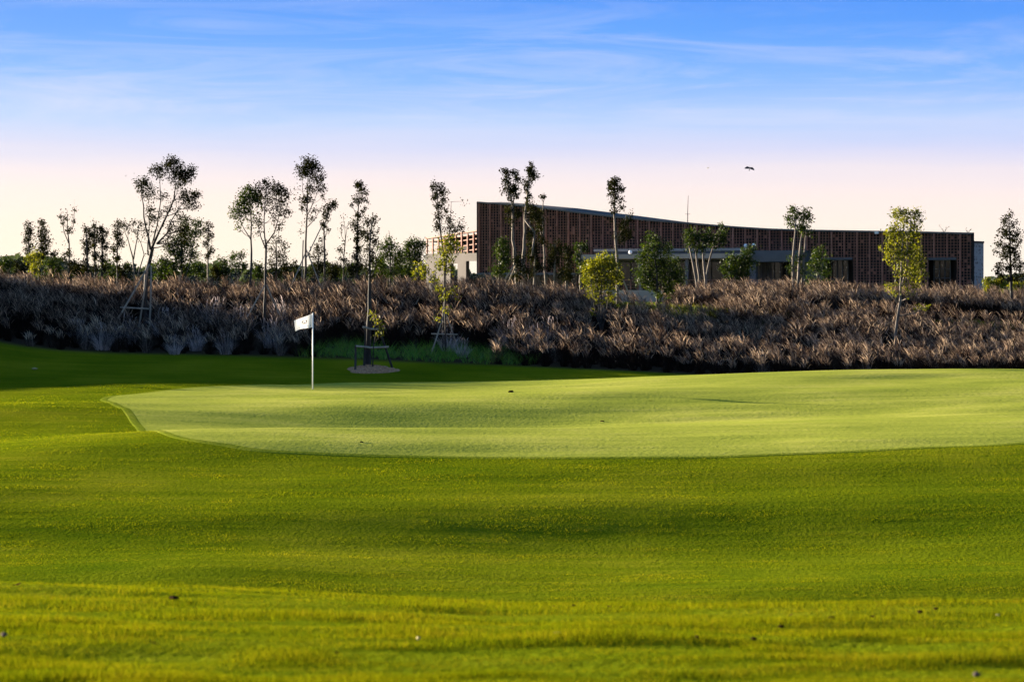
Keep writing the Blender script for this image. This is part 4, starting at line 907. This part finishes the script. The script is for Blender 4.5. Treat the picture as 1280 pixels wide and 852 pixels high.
# roof fittings that stand on the clubhouse
for px, py, t, lab in [(788, 321.3, 3.4, 'white globe lamp on the canopy above the fresh green tree'), (932, 307, 1.2, 'left one of two white globe lamps on the canopy corner'), (942, 306.5, 1.2, 'right one of two white globe lamps on the canopy corner')]:
    s, y = fs_(px, t); z = CZ-(py-HY)/F*y; base = fz_(830, 317.3, 4) if t > 3 else (fz_(830, 310.6, 2) if px < 940 else fz_(960, 313, 3.3))
    q = PW(s, t, base); r_ = empty('globe_lamp', tuple(q), lab, 'lamp', 'globe lamps on the canopy roof')
    mb = MB(); mb.tube([q, q+np.array([0, 0, max(z-base-.12, .05)])], .03, 8); mb.build('post', M['steel'], r_)
    mb = MB(); zc = max(z-base, .17); 
    mb.tube([q+np.array([0, 0, zc-.16*math.cos(math.pi*k/8)]) for k in range(9)], [max(.16*math.sin(math.pi*k/8), .01) for k in range(9)], 14); mb.build('globe', M['white'], r_, smooth=True)
s, y = fs_(871, -3); q = PW(s, -3, zroof(s)-.3); r_ = empty('antenna_mast', tuple(q), 'thin antenna mast rising from the middle of the clubhouse roof', 'antenna')
zt2 = CZ-(244-HY)/F*y; mb = MB(); mb.tube([q, (q[0], q[1], (q[2]+zt2)/2), (q[0]+.05, q[1], zt2)], [.045, .032, .018], 6); mb.build('mast', M['trim'], r_)
mb = MB(); mb.tube([(q[0]-.22, q[1], zt2-1.6), (q[0]+.22, q[1], zt2-1.6)], .015, 5); mb.build('crossbar', M['trim'], r_)
for px, h, lab in [(1180, .62, 'forked twiggy plant on the clubhouse roof edge right of the full-crowned tree'), (1210, .4, 'tiny twiggy plant at the right corner of the clubhouse roof')]:
    s, y = fs_(px, -.3); q = PW(s, -.3, ztop(s)-.05); r_ = empty('roof_plant', tuple(q), lab, 'plant'); mb = MB(); lv = []
    for dx, dh in [(-.45, 1), (-.15, .6), (.3, .8), (.5, .95)]:
        e = q+np.array([dx*h*1.3, random.uniform(-.1, .1), dh*h]); mb.tube([q, (q+e)/2+np.array([0, 0, .05]), e], [.016, .012, .006], 4); lv += [e, e-np.array([dx*.1, 0, .06])]
    mb.build('stem', M['bark_dark'], r_)
    P = np.array(lv)+rng.normal(0, .05, (len(lv), 3)); n_ = len(P); u = rng.normal(0, 1, (n_, 3)); u /= np.linalg.norm(u, axis=1)[:, None]; w = np.cross(u, [0, .3, 1])
    link('leaves', mesh_np('leaves', (np.stack([P-u*.08, P+w*.04, P+u*.08, P-w*.04], 1)-q).reshape(-1, 3), np.arange(n_*4).reshape(-1, 4), [M['leaf_dark']]), r_)

# ------------------------------------------------------------------ birds
M['bird'] = plain('black_plumage', (.012, .011, .012), .6, .3, 10)
def bird(loc, span, heading, pitch, label):
    """one continuous body: lofted trunk with head, beak and fanned tail, wings swept out of its sides"""
    st = [(.50, .004, .004, .00), (.44, .02, .02, .0), (.36, .055, .05, .01), (.28, .05, .05, .005), (.16, .085, .08, -.005), (.02, .10, .09, -.01), (-.14, .075, .06, 0), (-.28, .05, .025, .01), (-.42, .09, .012, .015), (-.56, .12, .006, .015)]
    n_ = 12; vs = []; fs = []
    for x, ry_, rz_, zc in st:
        for k in range(n_):
            th = 2*math.pi*k/n_; vs.append((x, ry_*math.cos(th), zc+rz_*math.sin(th)))
    for i in range(len(st)-1):
        for k in range(n_):
            f = (i*n_+k, i*n_+(k+1) % n_, (i+1)*n_+(k+1) % n_, (i+1)*n_+k)
            if i == 4 and k in (11, 0, 5, 6): continue
            fs.append(f)
    fs.append(tuple(range(n_))); fs.append(tuple((len(st)-1)*n_+k for k in range(n_-1, -1, -1)))
    for sgn in (1, -1):
        ks = (11, 0, 1) if sgn > 0 else (5, 6, 7)
        ring = [4*n_+ks[1], 5*n_+ks[1]]
        lo, hi = ks[0] if sgn > 0 else ks[2], ks[2] if sgn > 0 else ks[0]
        prev = [4*n_+hi, 5*n_+hi, 5*n_+lo, 4*n_+lo]; mid = None
        for j, (y_, xl, xt, z_, th_) in enumerate([(.22, .26, -.20, .07, .03), (.48, .30, -.26, .14, .022), (.74, .16, -.30, .10, .014), (1.0, -.14, -.28, .02, .006)]):
            b = len(vs); vs += [(xl, sgn*y_, z_+th_), (xt, sgn*y_, z_+th_*.4), (xt, sgn*y_, z_-th_*.4), (xl, sgn*y_, z_-th_)]
            cur = [b, b+1, b+2, b+3]
            for q in range(4): fs.append((prev[q], prev[(q+1) % 4], cur[(q+1) % 4], cur[q]))
            prev = cur
        fs.append(tuple(prev))
    me = bpy.data.meshes.new('bird'); me.from_pydata([tuple(np.array(v)*span/2) for v in vs], [], fs); me.materials.append(M['bird']); me.update()
    o = link('bird', me); o.location = tuple(loc); o.rotation_euler = (R(pitch), R(-62), R(heading)); tag(o, label, 'bird')
bird(at(937, 210.5, 90), .40, 65, 22, 'black bird in flight with spread wings above the clubhouse roof')
bird(at(885, 210, 150), .30, 60, -30, 'tiny distant bird left of the larger black bird')
bird(at(596, 153.5, 190), .30, 150, 25, 'faint speck of a bird high over the left clubhouse corner')

# ------------------------------------------------------------------ dead leaves and clods on the turf
M['clod'] = plain('brown_clod', (.016, .009, .006), .95, .4, 30, bump=.5, spec=0.0)
M['stone'] = plain('grey_stone', (.07,.055,.05), .9, .25, 30, spec=0.0)
M['dead'] = plain('dead_leaf', (.05, .022, .012), .8, .35, 30, spec=0.0)
M['palebit'] = plain('pale_dry_leaf', (.30,.26,.13), .8, .2, 20, spec=0.0)
import bmesh
def clod(px, py, w, kind, label, group, y0=7.0, dd=None):
    x, y = hit2(px, py, y0); z = float(terrain(x, y)); r_ = w/F*y*.5*(.8 if y < 20 else 1)
    bm = bmesh.new(); bmesh.ops.create_icosphere(bm, subdivisions=2, radius=1)
    for v in bm.verts:
        k = 1+.22*math.sin(3*v.co.x+px)+.2*math.sin(4*v.co.y+py)+.12*math.sin(6*v.co.z+px*.3); v.co *= k
        v.co.z *= .5; v.co.x *= 1.25
    if kind == 'leaf':
        for v in bm.verts: v.co = Vector((v.co.x*1.1, v.co.y*.55, v.co.z*.10+.28*v.co.x**2+.25))
    bmesh.ops.scale(bm, vec=(r_, r_, r_), verts=bm.verts)
    nm = {'clod': 'soil_clod', 'leaf': 'fallen_leaf', 'stone': 'small_stone', 'pale': 'pale_leaf'}[kind]
    if kind == 'pale':
        for v in bm.verts: v.co.y *= .5
    me = bpy.data.meshes.new(nm); bm.to_mesh(me); bm.free(); me.materials.append(M[{'clod': 'clod', 'leaf': 'dead', 'stone': 'stone', 'pale': 'palebit'}[kind]])
    o = link(nm, me); o.location = (x, y, z+.45*r_+.012*(y < 20)); o.rotation_euler = (0, 0, px*.37)
    tag(o, label, {'clod': 'soil clod', 'leaf': 'leaf', 'stone': 'stone', 'pale': 'leaf'}[kind], group)
def hit2(px, py, y0):
    ys_ = np.arange(y0, 90, .02); xs_ = (px-HX)/F*ys_; d = (CZ-(py-HY)/F*ys_)-terrain(xs_, ys_); k = int(np.argmax(d <= 0)); return xs_[k], ys_[k]
GL = 'dead leaves scattered on the near rise'; GC = 'dark clods scattered on the near rise'
for px, py, w in [(717,760,6),(776,762,6),(1040,776,11),(976,787,8),(943,803,9),(871,800,8),(1170,764,7),(218,752,13),(1150,768,9)]:
    clod(px, py, w, 'clod', 'small dark brown clod of soil lying on the near rise', GC)
for px, py, w in [(762,763,10),(421,823,11),(986,774,8),(1090,777,12),(1002,808,7),(912,815,8),(875,842,9),(1116,772,6),(582,757,7),(693,762,7),(20,738,16),(195,811,14),(640,790,6),(330,770,7)]:
    clod(px, py, w, 'leaf', 'small curled brown dead leaf lying on the near rise', GL)
clod(523, 802, 9, 'pale', 'pale tan leaf on the near rise, the one furthest left', None)
clod(696, 795, 8, 'pale', 'pale cream leaf on the near rise below the middle of the green', None)
clod(1247, 772, 6, 'pale', 'pale leaf near the right edge of the near rise', None)
clod(1221, 849, 12, 'stone', 'grey stone cut by the bottom edge of the photo at right', None)
clod(5, 799, 14, 'stone', 'greyish stone at the left edge of the near rise', None)
clod(638, 490.5, 5.5, 'clod', 'single dark lump lying on the far side of the green', None, 40)
clod(753, 527, 4, 'clod', 'small dark lump lying in the middle of the green', None, 40)
clod(452, 553, 3.5, 'clod', 'tiny dark lump near the front left edge of the green', None, 40)
clod(44, 462, 6, 'pale', 'small pale leaf on the dark turf below the left bank', None, 60)

# ------------------------------------------------------------------ woods far behind
def woods(name, label, px0, px1, d, dd, tops, n, lsz, seed):
    r = np.random.default_rng(seed); LV = []
    for k in range(n):
        px = r.uniform(px0, px1); y = d+r.uniform(0, dd); tp = np.interp(px, [t[0] for t in tops], [t[1] for t in tops])+abs(r.normal(0, 3.0))
        h = CZ+(HY-tp)/F*y-.4; x = (px-HX)/F*y; w = h*r.uniform(.30, .48)
        m_ = 170
        v = r.normal(0, 1, (m_, 3)); v /= np.linalg.norm(v, axis=1)[:, None]; v *= (.55+.45*r.random((m_, 1)))
        LV.append(np.array([x, y, .4+h*.55])+v*np.array([w, w, h*.45]))
        LV.append(np.stack([x+r.normal(0, w*.6, 40), y+r.normal(0, w*.6, 40), .4+r.random(40)*h*.5], 1))
    P = np.concatenate(LV); n_ = len(P); s = lsz*(.6+.8*r.random((n_, 1)))
    u = r.normal(0, 1, (n_, 3)); u /= np.linalg.norm(u, axis=1)[:, None]; w = np.cross(u, r.normal(0, 1, (n_, 3))); w /= np.linalg.norm(w, axis=1)[:, None]
    V = np.stack([P-u*s*.5, P+w*s*.4, P+u*s*.5, P-w*s*.4], 1).reshape(-1, 3)
    o = link(name, mesh_np(name, V, np.arange(n_*4).reshape(-1, 4), [M['leaf_far']])); tag(o, label, 'woods', kind='stuff')
woods('far_woodland', 'blue-green line of far-off woods along the horizon at left', -70, 620, 620, 160,
      [(-70,325),(0,322),(20,316),(55,318),(75,322),(100,334),(130,332),(150,328),(190,330),(215,334),(245,324),(270,325),(290,334),(330,337),(385,330),(405,326),(425,334),(470,332),(520,330),(620,340)], 150, 2.2, 5)
woods('far_woodland', 'bluish far wooded hill beyond the right end of the clubhouse', 1200, 1360, 1300, 250, [(1200,352),(1240,346),(1262,343),(1300,345),(1360,350)], 60, 4.2, 6)

# ------------------------------------------------------------------ sky, sun, camera
w = bpy.data.worlds.new('World'); scene.world = w; w.use_nodes = True; nt = w.node_tree; nt.nodes.clear()
out = nt.nodes.new('ShaderNodeOutputWorld'); bg = nt.nodes.new('ShaderNodeBackground'); bg.inputs['Strength'].default_value = .1; L(nt, bg.outputs[0], out.inputs[0])
sky = nt.nodes.new('ShaderNodeTexSky'); sky.sky_type = 'NISHITA'; sky.sun_disc = False; sky.sun_elevation = R(SUN_EL); sky.sun_rotation = R(-SUN_AZ); sky.air_density = 1.0; sky.dust_density = 1.0
tc = nt.nodes.new('ShaderNodeTexCoord'); sp = nt.nodes.new('ShaderNodeSeparateXYZ'); L(nt, tc.outputs['Generated'], sp.inputs[0])
k = 10*2**-EXPO
def sk(r_, g_, b_, m_=1.0): return tuple(v*m_ for v in srgb(r_, g_, b_))
zz = N(nt, 'ShaderNodeMath', operation='MULTIPLY'); L(nt, sp.outputs[2], zz.inputs[0]); zz.inputs[1].default_value = 5.0
# a little unevenness in the height of the bands
mpb = N(nt, 'ShaderNodeMapping'); mpb.inputs['Scale'].default_value = (2.2, 2.2, 26); L(nt, tc.outputs['Generated'], mpb.inputs[0])
nb_ = N(nt, 'ShaderNodeTexNoise', Scale=1.0, Detail=5.0, Roughness=.6); L(nt, mpb.outputs[0], nb_.inputs[0])
za_ = N(nt, 'ShaderNodeMath', operation='MULTIPLY_ADD'); L(nt, nb_.outputs[0], za_.inputs[0]); za_.inputs[1].default_value = .12; L(nt, zz.outputs[0], za_.inputs[2])
zs_ = N(nt, 'ShaderNodeMath', operation='SUBTRACT'); L(nt, za_.outputs[0], zs_.inputs[0]); zs_.inputs[1].default_value = .06
rp = ramp(nt, [(0, sk(251,240,226)), (.12, sk(252,238,229)), (.21, sk(249,232,233)), (.28, sk(234,224,240)), (.33, sk(206,210,248)), (.39, sk(172,200,253)), (.48, sk(112,172,251)), (.58, sk(60,148,251)), (.66, sk(22,130,247)), (.82, sk(30,118,230)), (1, sk(98,152,214))], zs_.outputs[0])
# warmer towards the sun on the left, cooler to the right
xr = ramp(nt, [(.40, (1.0, .99, .955)), (.62, (.985, .982, .99))]); xa = N(nt, 'ShaderNodeMath', operation='MULTIPLY_ADD'); L(nt, sp.outputs[0], xa.inputs[0]); xa.inputs[1].default_value = .5; xa.inputs[2].default_value = .5; L(nt, xa.outputs[0], xr.inputs[0])
mt = N(nt, 'ShaderNodeMix', data_type='RGBA', blend_type='MULTIPLY'); mt.inputs[0].default_value = 1; L(nt, rp.outputs[0], mt.inputs[6]); L(nt, xr.outputs[0], mt.inputs[7])
# cirrus: long thin streaks
mp = N(nt, 'ShaderNodeMapping'); mp.inputs['Scale'].default_value = (6, 6, 62); mp.inputs['Rotation'].default_value = (0, R(2.5), 0); L(nt, tc.outputs['Generated'], mp.inputs[0])
nz = N(nt, 'ShaderNodeTexNoise', Scale=1.0, Detail=9.0, Roughness=.68, Distortion=1.3); L(nt, mp.outputs[0], nz.inputs[0])
cr = ramp(nt, [(.44, (0, 0, 0)), (.74, (1, 1, 1))], nz.outputs[0])
band = ramp(nt, [(.30, (0, 0, 0)), (.42, (.55, .55, .55)), (.55, (.36, .36, .36)), (.70, (.10, .10, .10)), (.9, (.1, .1, .1))], zz.outputs[0])
cm = N(nt, 'ShaderNodeMath', operation='MULTIPLY'); L(nt, cr.outputs[0], cm.inputs[0]); L(nt, band.outputs[0], cm.inputs[1])
mc = N(nt, 'ShaderNodeMix', data_type='RGBA'); L(nt, cm.outputs[0], mc.inputs[0]); L(nt, mt.outputs[2], mc.inputs[6]); mc.inputs[7].default_value = c4(sk(222,220,248))
sc_ = N(nt, 'ShaderNodeVectorMath', operation='SCALE'); L(nt, mc.outputs[2], sc_.inputs[0]); sc_.inputs['Scale'].default_value = k
ad = N(nt, 'ShaderNodeMix', data_type='RGBA'); ad.inputs[0].default_value = .04; L(nt, sc_.outputs[0], ad.inputs[6]); L(nt, sky.outputs[0], ad.inputs[7])
L(nt, ad.outputs[2], bg.inputs[0])

sd = bpy.data.lights.new('sun', 'SUN'); sd.energy = 5.0; sd.angle = R(.5); sd.color = (1, .86, .66)
so = bpy.data.objects.new('sun', sd); COL.objects.link(so)
to = Vector((-math.sin(R(SUN_AZ))*math.cos(R(SUN_EL)), math.cos(R(SUN_AZ))*math.cos(R(SUN_EL)), math.sin(R(SUN_EL))))
so.rotation_euler = to.to_track_quat('Z', 'Y').to_euler(); so.location = (-40, 60, 40)

m, nt, outn = newmat('haze_air'); pv = N(nt, 'ShaderNodeVolumePrincipled'); pv.inputs['Density'].default_value = HAZE; pv.inputs['Color'].default_value = (.80, .90, 1, 1); L(nt, pv.outputs[0], outn.inputs['Volume'])
mb = MB(); mb.hexa([(-3600, -80, -3.5), (3600, -80, -3.5), (3600, 6200, -3.5), (-3600, 6200, -3.5), (-3600, -80, 60), (3600, -80, 60), (3600, 6200, 60), (-3600, 6200, 60)])
o = mb.build('haze', m); tag(o, kind='stuff')

cd = bpy.data.cameras.new('camera'); cam = bpy.data.objects.new('camera', cd); COL.objects.link(cam)
cam.location = (0, 0, CZ); cam.rotation_euler = (R(90), 0, 0)
cd.sensor_width = 36; cd.lens = 36*F/1280; cd.shift_y = -(426-HY)/1280
cd.clip_start = .1; cd.clip_end = 20000
cd.dof.use_dof = True; cd.dof.focus_distance = 66; cd.dof.aperture_fstop = 5.0
scene.camera = cam
scene.view_settings.view_transform = 'Standard'; scene.view_settings.look = 'None'; scene.view_settings.gamma = 1; scene.view_settings.use_curve_mapping = False
scene.view_settings.exposure = EXPO
scene.cycles.max_bounces = 8; scene.cycles.transparent_max_bounces = 8; scene.cycles.use_denoising = True
